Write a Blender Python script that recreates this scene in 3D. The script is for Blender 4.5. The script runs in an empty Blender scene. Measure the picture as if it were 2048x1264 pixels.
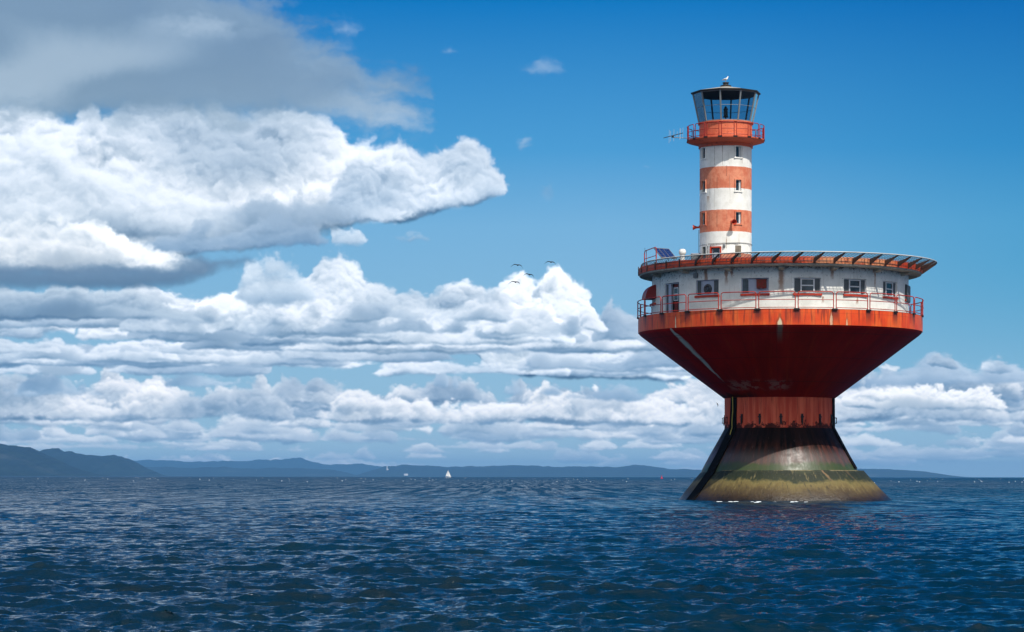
import bpy, bmesh, math, random
import numpy as np
from mathutils import Vector, Matrix

scene = bpy.context.scene
COL = scene.collection
R = math.radians
# ------------------------------------------------------------------ camera
EYE = 1.45            # height of the eye above the water, metres
FPX = 5000.0          # focal length in pixels of the 2048 px wide photograph
cam_d = bpy.data.cameras.new("camera")
cam_d.sensor_width = 36.0
cam_d.lens = FPX / 2048 * 36
cam_d.shift_y = (953 - 632) / 2048
cam_d.clip_start = 0.5
cam_d.clip_end = 120000
cam = bpy.data.objects.new("camera", cam_d)
COL.objects.link(cam)
cam.location = (0, 0, EYE)
cam.rotation_euler = (R(90), R(-0.08), 0)
scene.camera = cam
# ------------------------------------------------------------------ render settings
scene.render.engine = 'CYCLES'
cy = scene.cycles
cy.use_denoising = True
cy.max_bounces = 7
cy.diffuse_bounces = 2
cy.glossy_bounces = 3
cy.transmission_bounces = 4
cy.transparent_max_bounces = 12
cy.volume_bounces = 0
cy.caustics_reflective = False
cy.caustics_refractive = False
cy.sample_clamp_indirect = 6.0
scene.view_settings.view_transform = 'Standard'
scene.view_settings.look = 'None'
scene.view_settings.gamma = 1
scene.view_settings.use_curve_mapping = False
scene.view_settings.exposure = 0.0
# ------------------------------------------------------------------ sun
SUN_EL, SUN_AZ = 55.5, 31.9     # azimuth from -Y towards +X
sd = bpy.data.lights.new("sun", 'SUN')
sd.energy = 5.0
sd.angle = R(0.53)
sd.color = (1.0, 0.95, 0.87)
sun = bpy.data.objects.new("sun", sd)
COL.objects.link(sun)
SUN = Vector((math.sin(R(SUN_AZ)) * math.cos(R(SUN_EL)), -math.cos(R(SUN_AZ)) * math.cos(R(SUN_EL)), math.sin(R(SUN_EL))))
sun.rotation_euler = SUN.to_track_quat('Z', 'Y').to_euler()
sun.location = (60, -60, 90)


# ------------------------------------------------------------------ small node language
def lin(c):
    return tuple(((v / 255) / 12.92 if v / 255 <= 0.04045 else (((v / 255) + 0.055) / 1.055) ** 2.4) for v in c)


class S:
    """a socket that can be calculated with"""
    nt = None

    def __init__(s, k): s.k = k
    def __add__(a, b): return mth('ADD', a, b)
    def __radd__(a, b): return mth('ADD', b, a)
    def __sub__(a, b): return mth('SUBTRACT', a, b)
    def __rsub__(a, b): return mth('SUBTRACT', b, a)
    def __mul__(a, b): return mth('MULTIPLY', a, b)
    def __rmul__(a, b): return mth('MULTIPLY', b, a)
    def __truediv__(a, b): return mth('DIVIDE', a, b)


def put(inp, v):
    if isinstance(v, S):
        S.nt.links.new(v.k, inp)
    elif isinstance(v, (tuple, list)) and len(v) == 3 and inp.type == 'RGBA':
        inp.default_value = (*v, 1)
    else:
        inp.default_value = v


def nd(t, **kw):
    n = S.nt.nodes.new(t)
    for k, v in kw.items(): setattr(n, k, v)
    return n


def mth(op, *a, clamp=False):
    n = nd('ShaderNodeMath', operation=op, use_clamp=clamp)
    for i, v in enumerate(a): put(n.inputs[i], v)
    return S(n.outputs[0])


def sstep(lo, hi, x, smooth=True):
    n = nd('ShaderNodeMapRange', interpolation_type='SMOOTHSTEP' if smooth else 'LINEAR')
    put(n.inputs['Value'], x); put(n.inputs['From Min'], lo); put(n.inputs['From Max'], hi)
    n.inputs['To Min'].default_value = 0; n.inputs['To Max'].default_value = 1
    return S(n.outputs[0])


def mixc(f, a, b, mode='MIX'):
    n = nd('ShaderNodeMix', data_type='RGBA', blend_type=mode)
    put(n.inputs[0], f); put(n.inputs[6], a); put(n.inputs[7], b)
    return S(n.outputs[2])


def xyz(x, y, z=0.0):
    n = nd('ShaderNodeCombineXYZ')
    put(n.inputs[0], x); put(n.inputs[1], y); put(n.inputs[2], z)
    return S(n.outputs[0])


def sep(v):
    n = nd('ShaderNodeSeparateXYZ'); put(n.inputs[0], v)
    return [S(o) for o in n.outputs]


def noise(vec, scale, detail=4, rough=.5, dist=0.0, dim='3D'):
    n = nd('ShaderNodeTexNoise', noise_dimensions=dim)
    put(n.inputs['Vector'], vec)
    n.inputs['Scale'].default_value = scale; n.inputs['Detail'].default_value = detail
    n.inputs['Roughness'].default_value = rough; n.inputs['Distortion'].default_value = dist
    return S(n.outputs['Fac'])


def voro(vec, scale, detail=0, rough=.5, dim='2D', feat='F1'):
    n = nd('ShaderNodeTexVoronoi', voronoi_dimensions=dim, feature=feat)
    put(n.inputs['Vector'], vec)
    n.inputs['Scale'].default_value = scale; n.inputs['Detail'].default_value = detail
    n.inputs['Roughness'].default_value = rough
    n.normalize = True
    return S(n.outputs['Distance'])


def ramp(f, stops, interp='LINEAR'):
    n = nd('ShaderNodeValToRGB'); cr = n.color_ramp; cr.interpolation = interp
    put(n.inputs[0], f)
    while len(cr.elements) < len(stops): cr.elements.new(0.5)
    for e, (p, c) in zip(cr.elements, stops):
        e.position = p; e.color = (*c, 1) if len(c) == 3 else c
    return S(n.outputs[0])


def curve(x, pts, x0, x1, y1=1000.0):
    """y(x) through pts, x over [x0, x1], values 0..y1"""
    n = nd('ShaderNodeFloatCurve')
    put(n.inputs['Value'], (x - x0) / (x1 - x0))
    c = n.mapping.curves[0]
    P = sorted(pts)
    while len(c.points) < len(P): c.points.new(0.5, 0.5)
    for q, (a, b) in zip(c.points, P):
        q.location = ((a - x0) / (x1 - x0), b / y1); q.handle_type = 'VECTOR'
    n.mapping.use_clip = False
    n.mapping.update()
    return S(n.outputs[0]) * y1
# ------------------------------------------------------------------ clouds: each bank is a small 3-D grid of vapour, lit by the sun
CU0, CU1, CV0, CV1, CT = -350.0, 2400.0, -60.0, 966.0, 1.5     # extent (in U, V) and texel size
CW, CH = int((CU1 - CU0) / CT), int((CV1 - CV0) / CT)
F4 = np.float32


def bspl(t):
    return ((1 - t) ** 3 / 6, (3 * t ** 3 - 6 * t ** 2 + 4) / 6, (-3 * t ** 3 + 3 * t ** 2 + 3 * t + 1) / 6, t ** 3 / 6)


def up(a, x, axis):
    """cubic B-spline upsampling of a random lattice along one axis at positions x (lattice units)"""
    i = np.floor(x).astype(int); w = bspl((x - i).astype(F4)); n = a.shape[axis]
    sh = [1] * a.ndim; sh[axis] = -1
    out = None
    for k in range(4):
        t = np.take(a, (i + k) % n, axis=axis) * w[k].reshape(sh).astype(F4)
        out = t if out is None else out + t
    return out


def lattice(rng, xs, ys, zs, cell):
    """smooth noise, roughly -1..1, on the grid ys x zs x xs (v, depth, u)"""
    P = [(a - a[0]) / c + rng.random() for a, c in ((ys, cell[1]), (zs, cell[2]), (xs, cell[0]))]
    L = rng.standard_normal([int(p[-1]) + 5 for p in P]).astype(F4)
    for ax in (1, 0, 2): L = up(L, P[ax], ax)
    return L * F4(1.75)


def bank(img, top, base, seed=1, depth=150, nd_=30, amp=26, cell=70, sq=1.0, sig=.06, oct_=7, ridge=0.5, slope=0.5, soft=1.0, lit=(1., .985, .95), amb=(.31, .44, .64), low=(.15, .31, .54),
         sun=1.0, ambk=1.0, air=0.0, airc=(.30, .50, .70), wisp=.35, ragged=.4, opac=1.0, lump=24.0, gain=.60, shade=.55, shs=1.0):
    rng = np.random.default_rng(seed)
    top = np.array(top, float); base = np.array(base, float)
    u0 = max(CU0, max(top[0, 0], base[0, 0])); u1 = min(CU1, min(top[-1, 0], base[-1, 0]))
    c0, c1 = int((u0 - CU0) / CT), int((u1 - CU0) / CT)
    us = (CU0 + (np.arange(c0, c1) + .5) * CT)
    tu = np.interp(us, top[:, 0], top[:, 1]).astype(F4); bu = np.interp(us, base[:, 0], base[:, 1]).astype(F4)
    ok = tu < bu + 20
    v0, v1 = tu[ok].min() - 2.0 * amp - 20, bu[ok].max() + 1.0 * amp + 10
    r0, r1 = max(0, int((v0 - CV0) / CT)), min(CH, int((v1 - CV0) / CT) + 1)
    vs = (CV0 + (np.arange(r0, r1) + .5) * CT)
    dw = depth / nd_
    ws = (np.arange(nd_) + .5) * dw                     # 0 nearest to the viewer
    # billows: rounded lumps with sharp valleys between them
    h = None; a = 1.0; c = float(cell); tot = 0
    for o in range(oct_):
        n = lattice(rng, us, vs, ws, (c, c / sq, max(c, dw * 2)))
        n = np.abs(n) * F4(1.9) - F4(.95) if 0 < o < 4 else n
        h = n * F4(a) if h is None else h + n * F4(a)
        tot += a; a *= gain; c /= 2.05
    h *= F4(1.0 / tot * 1.7)
    V3 = vs.astype(F4)[:, None, None]; W3 = (ws / depth).astype(F4)[None, :, None]; T3 = tu[None, None, :]; B3 = bu[None, None, :]
    # the summit line lies at depth `ridge`; in front of and behind it the cloud is lower
    big = lattice(rng, us, vs[:2] * 0 + vs[:1], ws, (cell * 1.6, 50, depth * .4))[:1]
    low_ = np.clip(np.abs(W3 - F4(ridge)) / F4(max(ridge, 1 - ridge)), 0, 1) ** 2 * (B3 - T3) * F4(slope)
    E = np.minimum(V3 - T3 - low_ - np.maximum(big, 0) * F4(lump) * (F4(.25) + F4(1.1) * np.minimum(np.abs(W3 - F4(ridge)) * 2, 1)), (B3 - V3) * F4(1.3) + F4(amp * .25))
    taper = np.clip((B3 - T3) / F4(24.0), 0, 1)
    E = E - (1 - taper) * F4(amp * 1.6)
    E *= F4(1 / amp)
    d = E + h * F4(1.0) * (F4(1.0) - F4(1 - ragged) * np.clip((V3 - B3 + F4(amp * 1.5)) / F4(amp * 1.5), 0, 1))
    d = np.clip(d * F4(1 / soft), 0, 1); d = d * d * (3 - 2 * d)
    d *= (taper > 0)
    dens = d * F4(sig)
    # optical depth towards the sun and towards the sky, swept from the top row down
    nv, nw, nu = dens.shape
    tau = np.zeros_like(dens); tsk = np.zeros_like(dens)
    sx, sw = 0.30 / .82 * CT, 0.48 / .82 * CT            # per row down: the sun ray comes from the right and from the viewer's side
    fx, fw = sx / CT, sw / dw
    step = F4(CT / .82)
    cur = np.zeros((nw, nu), F4); cs = np.zeros((nw, nu), F4)

    def shift(a, s, ax):
        out = np.zeros_like(a)
        if ax == 1: out[:, :-1] = a[:, 1:]               # light from higher u
        else: out[1:] = a[:-1]                           # light from lower depth
        return a * F4(1 - s) + out * F4(s)
    for i in range(nv):
        cur = shift(shift(cur, fx, 1), fw, 0) + dens[i] * step * F4(.5)
        tau[i] = cur
        cur = cur + dens[i] * step * F4(.5)
        tsk[i] = cs
        cs = (cs * F4(.6) + (np.roll(cs, 2, 1) + np.roll(cs, -2, 1)) * F4(.2)) * F4(.992) + dens[i] * F4(CT)
    ms = F4(.66) * np.exp(-tau * F4(.8)) + F4(.26) * np.exp(-tau * F4(.20)) + F4(.08) * np.exp(-tau * F4(.05))     # multiple scattering
    sk = F4(.40) + F4(.60) * np.exp(-tsk * F4(.12))
    edge = 1 - np.exp(-(dens / F4(sig)) * F4(3) - F4(.8))                                               # darker thin rims (powder)
    al = 1 - np.exp(-dens * F4(dw))
    T = np.cumprod(1 - al, axis=1); Tp = np.concatenate([np.ones((nv, 1, nu), F4), T[:, :-1]], 1) * al
    A = 1 - T[:, -1]
    Ls = (Tp * ms * edge).sum(1) * F4(sun); La = (Tp * sk).sum(1) * F4(ambk)
    m = lattice(rng, us, vs[:1], vs, (cell * 2.1 * shs, 9, cell * 1.3 * shs / sq))[0]                            # patches in the shadow of other clouds
    m = np.clip(m * F4(.9) + F4(.35), 0, 1); m = m * m * (3 - 2 * m)
    Ls = Ls * F4(1.0) * (1 - F4(shade) * m)
    rel = np.clip((vs[:, None] - tu[None]) / np.maximum(bu - tu, 20)[None], 0, 1)
    col = Ls[..., None] * np.array(lit, F4) + La[..., None] * (np.array(amb, F4) * (1 - rel[..., None]) + np.array(low, F4) * rel[..., None]) * F4(.80)
    col = col * (1 - air) + A[..., None] * np.array(airc, F4) * air
    # wisps: the thinnest vapour torn by a finer noise
    sub = img[r0:r1, c0:c1]
    k = F4(opac)
    sub[..., :3] = sub[..., :3] * (1 - A[..., None] * k) + col * k
    sub[..., 3] = sub[..., 3] * (1 - A * k) + A * k


def torn(img, seed=3):
    """drag the vapour about with a fine turbulence, so that edges fray"""
    rng = np.random.default_rng(seed); h, w = img.shape[:2]
    yy, xx = np.arange(h), np.arange(w)

    def fb(cell, n, g=.6):
        o = 0; a = 1.0
        for _ in range(n):
            L = rng.standard_normal((int(h / cell) + 6, int(w / cell) + 6)).astype(F4)
            o = o + up(up(L, yy / cell, 0), xx / cell, 1) * F4(a); a *= g; cell /= 2.1
        return o
    amp = (3.2 * np.clip((900 - (CV0 + yy * CT)) / 500, .25, 1))[:, None]
    sx = np.clip(xx[None] + fb(34., 5, .68) * amp * 1.5, 0, w - 1.01); sy = np.clip(yy[:, None] + fb(34., 5, .68) * amp, 0, h - 1.01)
    ix, iy = sx.astype(int), sy.astype(int); fx, fy = (sx - ix)[..., None], (sy - iy)[..., None]
    return (img[iy, ix] * (1 - fx) * (1 - fy) + img[iy, ix + 1] * fx * (1 - fy) + img[iy + 1, ix] * (1 - fx) * fy + img[iy + 1, ix + 1] * fx * fy).astype(F4)


def crisp(img):
    """sharpen the billows a little, at a fine and at a coarse scale"""
    def blur(a, r):
        for ax in (0, 1):
            for _ in range(2):
                p = np.concatenate([np.repeat(np.take(a, [0], ax), r + 1, ax), a, np.repeat(np.take(a, [-1], ax), r, ax)], ax)
                c = np.cumsum(p, axis=ax, dtype=np.float64)
                n = a.shape[ax]
                a = ((np.take(c, np.arange(n) + 2 * r + 1, ax) - np.take(c, np.arange(n), ax)) / (2 * r + 1)).astype(F4)
        return a
    rgb, al = img[..., :3] / np.maximum(img[..., 3:], 1e-3), img[..., 3:]
    w = al[..., 0]; L = rgb.mean(-1) * w
    out = 0
    for r, k in ((1, .25), (3, .08), (16, .12)):
        wb = np.maximum(blur(w, r), .02); out = out + k * (rgb.mean(-1) - blur(L, r) / wb)
    out = np.clip(out, -.25, .18)[..., None]
    img[..., :3] = np.clip(rgb + out, .02, 1.6) * al
    return img


def flock(img, n, seed, u, base, width, height, **kw):
    """scattered flat-based clouds, the lowest (farthest) first"""
    rr = np.random.default_rng(seed)
    for j, b in enumerate(np.sort(rr.uniform(base[0], base[1], n))[::-1]):
        w = rr.uniform(*width); hgt = rr.uniform(*height); m = rr.uniform(*u)
        k = np.linspace(-1, 1, 9)
        prof = hgt * np.clip(1 - np.abs(k) ** 2.6, 0, 1) * np.clip(1 + rr.normal(size=9) * .38, .25, 1.8)
        xs = m + k * w / 2
        ok = (xs > CU0) & (xs < CU1)
        if ok.sum() < 3: continue
        bb = b + rr.normal(size=9) * hgt * .05
        f = (b - base[0]) / (base[1] - base[0] + 1e-6)
        q = dict(kw)
        if 'air2' in q: a0, a1 = q.pop('air2'); q['air'] = a0 + (a1 - a0) * f
        bank(img, list(zip(xs, bb - prof + 3 * (np.abs(k) > .99))), list(zip(xs, bb)), seed=seed * 100 + j, sun=q.pop('sun', 1.0) * rr.uniform(.62, 1.12), **q)


def make_clouds():
    img = np.zeros((CH, CW, 4), F4)
    L, Rr = CU0, CU1
    # far rows, paler with distance
    flock(img, 90, 31, (L - 100, Rr + 100), (870, 944), (160, 520), (12, 26), depth=60, nd_=10, amp=9, cell=34, sq=2.0, sig=.07, air2=(.22, .48), airc=(.38, .56, .74), lit=(1.08, .98, .88), lump=6, slope=.3, opac=.9, shade=.3, sun=1.1)
    flock(img, 60, 32, (L - 100, Rr + 100), (838, 884), (180, 480), (22, 44), depth=70, nd_=12, amp=14, cell=44, sq=1.6, sig=.08, air2=(.10, .22), airc=(.36, .55, .74), lit=(1.08, .98, .88), lump=10, slope=.5, opac=.95, shade=.4, sun=1.1)
    flock(img, 40, 36, (L - 100, Rr + 100), (800, 846), (140, 460), (28, 62), depth=90, nd_=14, amp=17, cell=46, sq=1.35, sig=.10, air2=(.04, .10), airc=(.28, .48, .72), lit=(1.10, 1.0, .90), lump=14, slope=.8)
    # row of small cumulus
    bank(img, [(L, 780), (0, 750), (60, 742), (115, 732), (150, 775), (230, 805), (300, 778), (400, 788), (520, 770), (600, 825), (660, 810), (690, 775), (740, 782), (830, 805), (900, 812), (960, 790), (1040, 795), (1085, 757),
               (1140, 784), (1220, 806), (1300, 792), (1400, 785), (1640, 780), (1700, 782), (1760, 775), (1850, 785), (1960, 790), (2010, 825), (2060, 810), (Rr, 800)],
         [(L, 846), (400, 838), (900, 842), (1400, 844), (1800, 838), (Rr, 846)], seed=41, depth=140, nd_=22, amp=22, cell=52, sq=1.25, sig=.10, air=.04, airc=(.28, .48, .72), lit=(1.12, 1.02, .91), lump=26, slope=1.0, sun=1.05)
    flock(img, 10, 44, (L, 1300), (770, 800), (70, 260), (14, 34), depth=60, nd_=12, amp=14, cell=36, sq=1.6, sig=.05, air=.12, sun=.6, lump=8, airc=(.28, .48, .72))
    # right of the light: greyer bank and white heads
    bank(img, [(1500, 790), (1560, 765), (1660, 748), (1740, 745), (1800, 730), (1850, 715), (1900, 722), (1940, 735), (1990, 722), (2048, 742), (Rr, 750)],
         [(1500, 784), (1700, 780), (2000, 768), (Rr, 775)], seed=46, depth=100, nd_=16, amp=15, cell=60, sq=1.8, sig=.045, air=.22, airc=(.28, .46, .70), sun=.6, lump=8, slope=.4, lit=(1, .95, .9))
    bank(img, [(1830, 750), (1846, 712), (1866, 702), (1892, 710), (1912, 735), (1922, 752)], [(1830, 728), (1860, 734), (1890, 742), (1922, 744)], seed=47, depth=60, nd_=12, amp=8, cell=26, sq=1.2, sig=.14, air=.08, lump=4, lit=(1.05, .98, .9))
    bank(img, [(1930, 760), (1955, 722), (1985, 714), (2010, 730), (2040, 756)], [(1930, 744), (1980, 750), (2040, 746)], seed=49, depth=60, nd_=12, amp=10, cell=30, sq=1.3, sig=.08, air=.12, lump=4, lit=(1.0, .95, .9), sun=.85)
    bank(img, [(1640, 815), (1690, 790), (1720, 775), (1760, 788), (1800, 772), (1860, 766), (1895, 778), (1945, 770), (1985, 790), (2020, 818), (2040, 836)], [(1640, 806), (1700, 816), (1850, 818), (1960, 816), (2040, 826)], seed=48, depth=80, nd_=16,
         amp=14, cell=36, sq=1.3, sig=.13, air=.10, airc=(.28, .48, .72), lump=10, lit=(1.08, .98, .86), sun=1.15)
    # tall white cumulus behind the birds
    bank(img, [(925, 665), (945, 615), (970, 590), (1000, 555), (1035, 530), (1062, 552), (1085, 524), (1110, 514), (1150, 545), (1175, 560), (1195, 606), (1235, 632), (1290, 660), (1330, 700), (1420, 765), (1470, 790)],
         [(925, 640), (945, 690), (985, 738), (1040, 750), (1410, 756), (1470, 750)], seed=57, depth=260, nd_=46, amp=20, cell=70, sq=1.0, sig=.13, air=.03, airc=(.30, .50, .74), lump=34, slope=.9, ridge=.6, lit=(1.08, 1.05, 1.0), sun=1.18, shade=.18)
    # flat banded clouds
    flock(img, 22, 61, (-200, 1330), (700, 752), (260, 720), (26, 54), depth=110, nd_=18, amp=14, cell=58, sq=1.7, sig=.09, air2=(.10, .20), airc=(.26, .46, .72), lump=14, slope=.5, low=(.20, .35, .56), lit=(1.04, .99, .94))
    flock(img, 16, 64, (-200, 1180), (655, 704), (300, 760), (34, 62), depth=130, nd_=20, amp=16, cell=64, sq=1.6, sig=.09, air=.08, airc=(.26, .46, .72), lump=18, slope=.6, low=(.20, .35, .56), lit=(1.05, 1.0, .95))
    # long cumulus in the middle
    bank(img, [(230, 660), (260, 640), (330, 606), (400, 605), (470, 585), (530, 570), (590, 575), (622, 545), (645, 508), (675, 500), (700, 520), (735, 555), (800, 575), (850, 588), (905, 574), (950, 582), (1010, 598), (1090, 615), (1130, 645), (1160, 682), (1190, 712), (1210, 730)],
         [(230, 640), (330, 650), (560, 668), (900, 664), (1110, 680), (1210, 700)], seed=72, shs=.6, shade=.5, depth=260, nd_=46, amp=21, cell=80, sq=1.15, sig=.12, air=.03, airc=(.30, .50, .74), lump=44, slope=1.1, ridge=.75,
         lit=(1.08, 1.05, 1.0), sun=1.12)
    flock(img, 7, 74, (300, 1100), (640, 690), (240, 480), (30, 50), depth=110, nd_=18, amp=16, cell=58, sq=1.5, sig=.08, air=.06, lump=16, slope=.6, low=(.20, .35, .56), lit=(1.04, 1.0, .96))
    # torn grey and white cloud beside its summit
    bank(img, [(430, 620), (470, 580), (500, 540), (545, 522), (590, 516), (620, 545), (655, 620)], [(430, 600), (500, 610), (570, 610), (620, 600), (655, 590)], seed=73, depth=110, nd_=20, amp=30, cell=44, sq=1.1, sig=.035, sun=.9, lump=14, air=.08)
    # bank under the dark base, far left
    bank(img, [(L, 570), (0, 580), (90, 590), (160, 566), (230, 576), (310, 594), (400, 612), (470, 645), (500, 670)],
         [(L, 644), (300, 640), (460, 650), (500, 650)], seed=81, depth=130, nd_=20, amp=18, cell=70, sq=1.5, sig=.08, sun=.66, ambk=.85, lump=20, air=.10, airc=(.18, .34, .56))
    # grey puffs in the gap
    bank(img, [(640, 500), (665, 450), (690, 440), (715, 454), (745, 480), (775, 500)], [(640, 480), (680, 488), (740, 486), (775, 482)], seed=84, depth=60, nd_=12, amp=20, cell=36, sq=1.2, sig=.05, sun=.7, lump=6, air=.1, airc=(.3, .5, .72))
    bank(img, [(745, 500), (790, 466), (830, 464), (870, 478), (895, 500)], [(745, 480), (800, 488), (850, 488), (895, 484)], seed=86, depth=60, nd_=12, amp=16, cell=34, sq=1.5, sig=.035, sun=.5, lump=6, air=.1, airc=(.3, .5, .72))
    # wisps
    for wx, wy, ww, wh, sg in ((695, 58, 100, 18, .011), (690, 94, 120, 14, .012), (890, 104, 70, 12, .012), (1085, 134, 150, 16, .014), (1045, 288, 84, 11, .026), (1092, 380, 48, 24, .030), (1288, 334, 44, 9, .012)):
        bank(img, [(wx - ww, wy + wh), (wx, wy - wh), (wx + ww, wy + wh)], [(wx - ww, wy), (wx, wy + wh), (wx + ww, wy)], seed=int(wx), depth=50, nd_=10, amp=wh, cell=ww * .6, sq=2.0, sig=sg, soft=2.2, sun=.45, lump=3, slope=.1, air=.1, airc=(.25, .42, .7))
    # great white bank: a far wall, then nearer heads
    bank(img, [(L, 212), (0, 214), (100, 226), (132, 242), (156, 250), (176, 234), (200, 226), (218, 240), (236, 220), (262, 210), (330, 210), (480, 214), (600, 220), (680, 238), (712, 272), (745, 306), (790, 350), (830, 400), (860, 440)],
         [(L, 520), (0, 520), (250, 524), (420, 508), (540, 490), (600, 456), (680, 440), (860, 425)],
         seed=91, depth=420, nd_=56, amp=32, cell=105, sq=1.15, sig=.085, lump=70, slope=1.1, ridge=.8, lit=(1.06, 1.04, 1.02), sun=1.12, low=(.16, .28, .46), soft=1.3)
    bank(img, [(640, 440), (668, 360), (700, 318), (726, 300), (760, 296), (786, 280), (815, 280), (845, 300), (880, 304), (905, 292), (940, 292), (965, 304), (980, 332), (1000, 352), (1024, 374), (1050, 400), (1085, 440)],
         [(640, 432), (680, 436), (760, 438), (800, 446), (850, 436), (900, 416), (960, 406), (990, 394), (1024, 386), (1050, 390), (1085, 400)],
         seed=192, depth=300, nd_=46, amp=25, cell=78, sq=1.05, sig=.10, lump=46, slope=1.0, ridge=.7, lit=(1.06, 1.04, 1.02), sun=1.0, soft=1.4, shade=.4, shs=.55)
    bank(img, [(L, 330), (0, 322), (60, 300), (110, 290), (150, 296), (200, 316), (260, 338), (330, 352), (420, 362), (520, 372), (620, 390), (700, 416), (740, 440)],
         [(L, 470), (0, 474), (160, 470), (300, 486), (420, 490), (540, 476), (620, 460), (700, 440), (740, 436)],
         seed=193, depth=300, nd_=40, amp=34, cell=90, sq=1.2, sig=.05, lump=40, slope=.9, ridge=.7, lit=(1.03, 1.02, 1.0), sun=.88, soft=2.0, shade=.6, low=(.16, .28, .46))
    # grey undersides below it
    bank(img, [(240, 520), (330, 470), (420, 452), (520, 444), (600, 450), (650, 470), (690, 492)], [(240, 514), (400, 512), (540, 496), (640, 486), (690, 484)], seed=93, depth=120, nd_=18, amp=26, cell=70, sq=1.6, sig=.05, sun=.34, lump=14, air=.06, airc=(.16, .32, .56))
    # bright lobe low on the left above the darkest base
    bank(img, [(L, 430), (0, 434), (60, 428), (130, 438), (200, 444), (250, 466), (300, 486), (370, 506), (440, 540), (480, 575)],
         [(L, 560), (0, 556), (120, 550), (300, 552), (380, 548), (450, 545), (480, 550)], seed=95, depth=260, nd_=36, amp=24, cell=80, sq=1.2, sig=.075, lump=24, slope=.55, ridge=.6, low=(.10, .20, .38), sun=1.12, soft=1.6, lit=(1.05, 1.02, .95), shade=.35)
    bank(img, [(L, 516), (0, 520), (120, 524), (250, 524), (330, 516), (400, 500), (470, 500), (540, 512), (600, 540)], [(L, 594), (0, 594), (120, 584), (300, 590), (380, 572), (450, 545), (540, 524), (600, 520)], seed=96, depth=150, nd_=20, amp=20, cell=90, sq=2.0,
         sig=.032, sun=.14, shade=.2, amb=(.15, .27, .45), low=(.11, .22, .38), lump=8, slope=.1, soft=2.2)
    # high grey layer, upper left
    for k, (dy_, sg, sn, sd) in enumerate(((0, .020, .26, 98), (-46, .020, .10, 197), (26, .010, .40, 198))):
        bank(img, [(L, -300), (200, -200), (300, -80 + dy_), (345, -50 + dy_), (430, -20 + dy_), (520, 16 + dy_), (590, 56 + dy_), (660, 100 + dy_), (730, 146 + dy_), (830, 196 + dy_), (900, 245 + dy_)],
             [(L, 238 + dy_), (0, 240 + dy_), (120, 242 + dy_), (300, 236 + dy_), (500, 234 + dy_), (620, 236 + dy_), (780, 244 + dy_), (900, 240 + dy_)], seed=sd, depth=150, nd_=18, amp=52, cell=130, sq=2.0, sig=sg, sun=sn, ambk=.95, lump=10,
             slope=.05, soft=1.7, ragged=.8, amb=(.24, .37, .58), low=(.40, .53, .70), gain=.70, shade=.9, shs=.6)
    img = crisp(torn(img))
    rgb = img[..., :3] / np.maximum(img[..., 3:], 1e-3)
    f = np.clip((1.0 - rgb.mean(-1, keepdims=True)) / .6, 0, 1)                     # vapour in shade takes the sky's blue
    rgb = rgb * (1 - f * np.array([.27, .12, .02]))
    rgb = rgb * np.array([1.06, 1.04, 1.0])
    return np.dstack([rgb, img[..., 3]]).astype(F4)
# ------------------------------------------------------------------ world: Nishita sky, the cloud banks and added unseen broken cloud overhead, all by direction
# U, V: azimuth and elevation, one unit is 0.2 mrad; V counts down, the horizon is at V = 953
world = bpy.data.worlds.new("World")
scene.world = world
world.use_nodes = True
nt = world.node_tree
nt.nodes.clear()
S.nt = nt
SKY = 0.10
tc = nd('ShaderNodeTexCoord')
dx, dy, dz = sep(S(tc.outputs['Generated']))
U = mth('ARCTAN2', dx, dy) * FPX + 1024.0
V = 953.0 - mth('TANGENT', mth('MINIMUM', mth('ARCSINE', dz), 1.3)) * FPX
sk = nd('ShaderNodeTexSky', sky_type='NISHITA', sun_disc=False)
sk.sun_elevation = R(SUN_EL); sk.sun_rotation = R(180 - SUN_AZ)
sk.altitude = 0; sk.air_density = 1.0; sk.dust_density = 0.4; sk.ozone_density = 2.5
nish = mixc(1.0, S(sk.outputs[0]), (SKY * .60, SKY * .72, SKY * .86), 'MULTIPLY')
# the photograph's deeper blue: the sky as seen through a polarising filter
blue = ramp((953.0 - V) / 2000.0, [(0.0, lin((178, 208, 226))), (0.05, lin((160, 200, 224))), (0.14, lin((140, 190, 222))), (0.25, lin((120, 180, 222))),
                                   (0.3265, lin((76, 158, 214))), (0.4765, lin((8, 120, 194))), (1.0, lin((0, 96, 172)))])
# deeper towards the right, where the sky is more polarised
blue = mixc(sstep(1150.0, 2150.0, U) * sstep(930.0, 500.0, V), blue, (.42, .78, .87), 'MULTIPLY')
back_fill = sstep(.10, -.40, dy)                                    # unseen brighter sky and cloud behind the viewer, added to fill the shade
up_ = sstep(-150.0, -1500.0, V) * back_fill
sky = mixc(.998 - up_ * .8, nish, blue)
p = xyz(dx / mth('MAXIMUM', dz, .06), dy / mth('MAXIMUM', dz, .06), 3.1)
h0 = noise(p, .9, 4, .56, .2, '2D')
cov = back_fill * .32 - .11
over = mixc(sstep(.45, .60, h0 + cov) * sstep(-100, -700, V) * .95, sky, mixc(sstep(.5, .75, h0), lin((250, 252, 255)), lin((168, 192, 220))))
CIMG = make_clouds()
ch, cw = CIMG.shape[:2]
im = bpy.data.images.new("cloud_banks", cw, ch, alpha=True, float_buffer=True)
im.colorspace_settings.name = 'Linear Rec.709'
im.alpha_mode = 'CHANNEL_PACKED'
im.pixels.foreach_set(np.ascontiguousarray(CIMG[::-1]).ravel())
im.update(); im.pack()
it = nd('ShaderNodeTexImage', extension='MIRROR', interpolation='Cubic'); it.image = im
put(it.inputs[0], xyz((U - CU0) / (cw * CT), 1.0 - (V - CV0) / (ch * CT)))
ca = S(it.outputs['Alpha']) * sstep(-58, -15, V) * sstep(964, 950, V)
c = mixc(ca, over, S(it.outputs['Color']))
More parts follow.
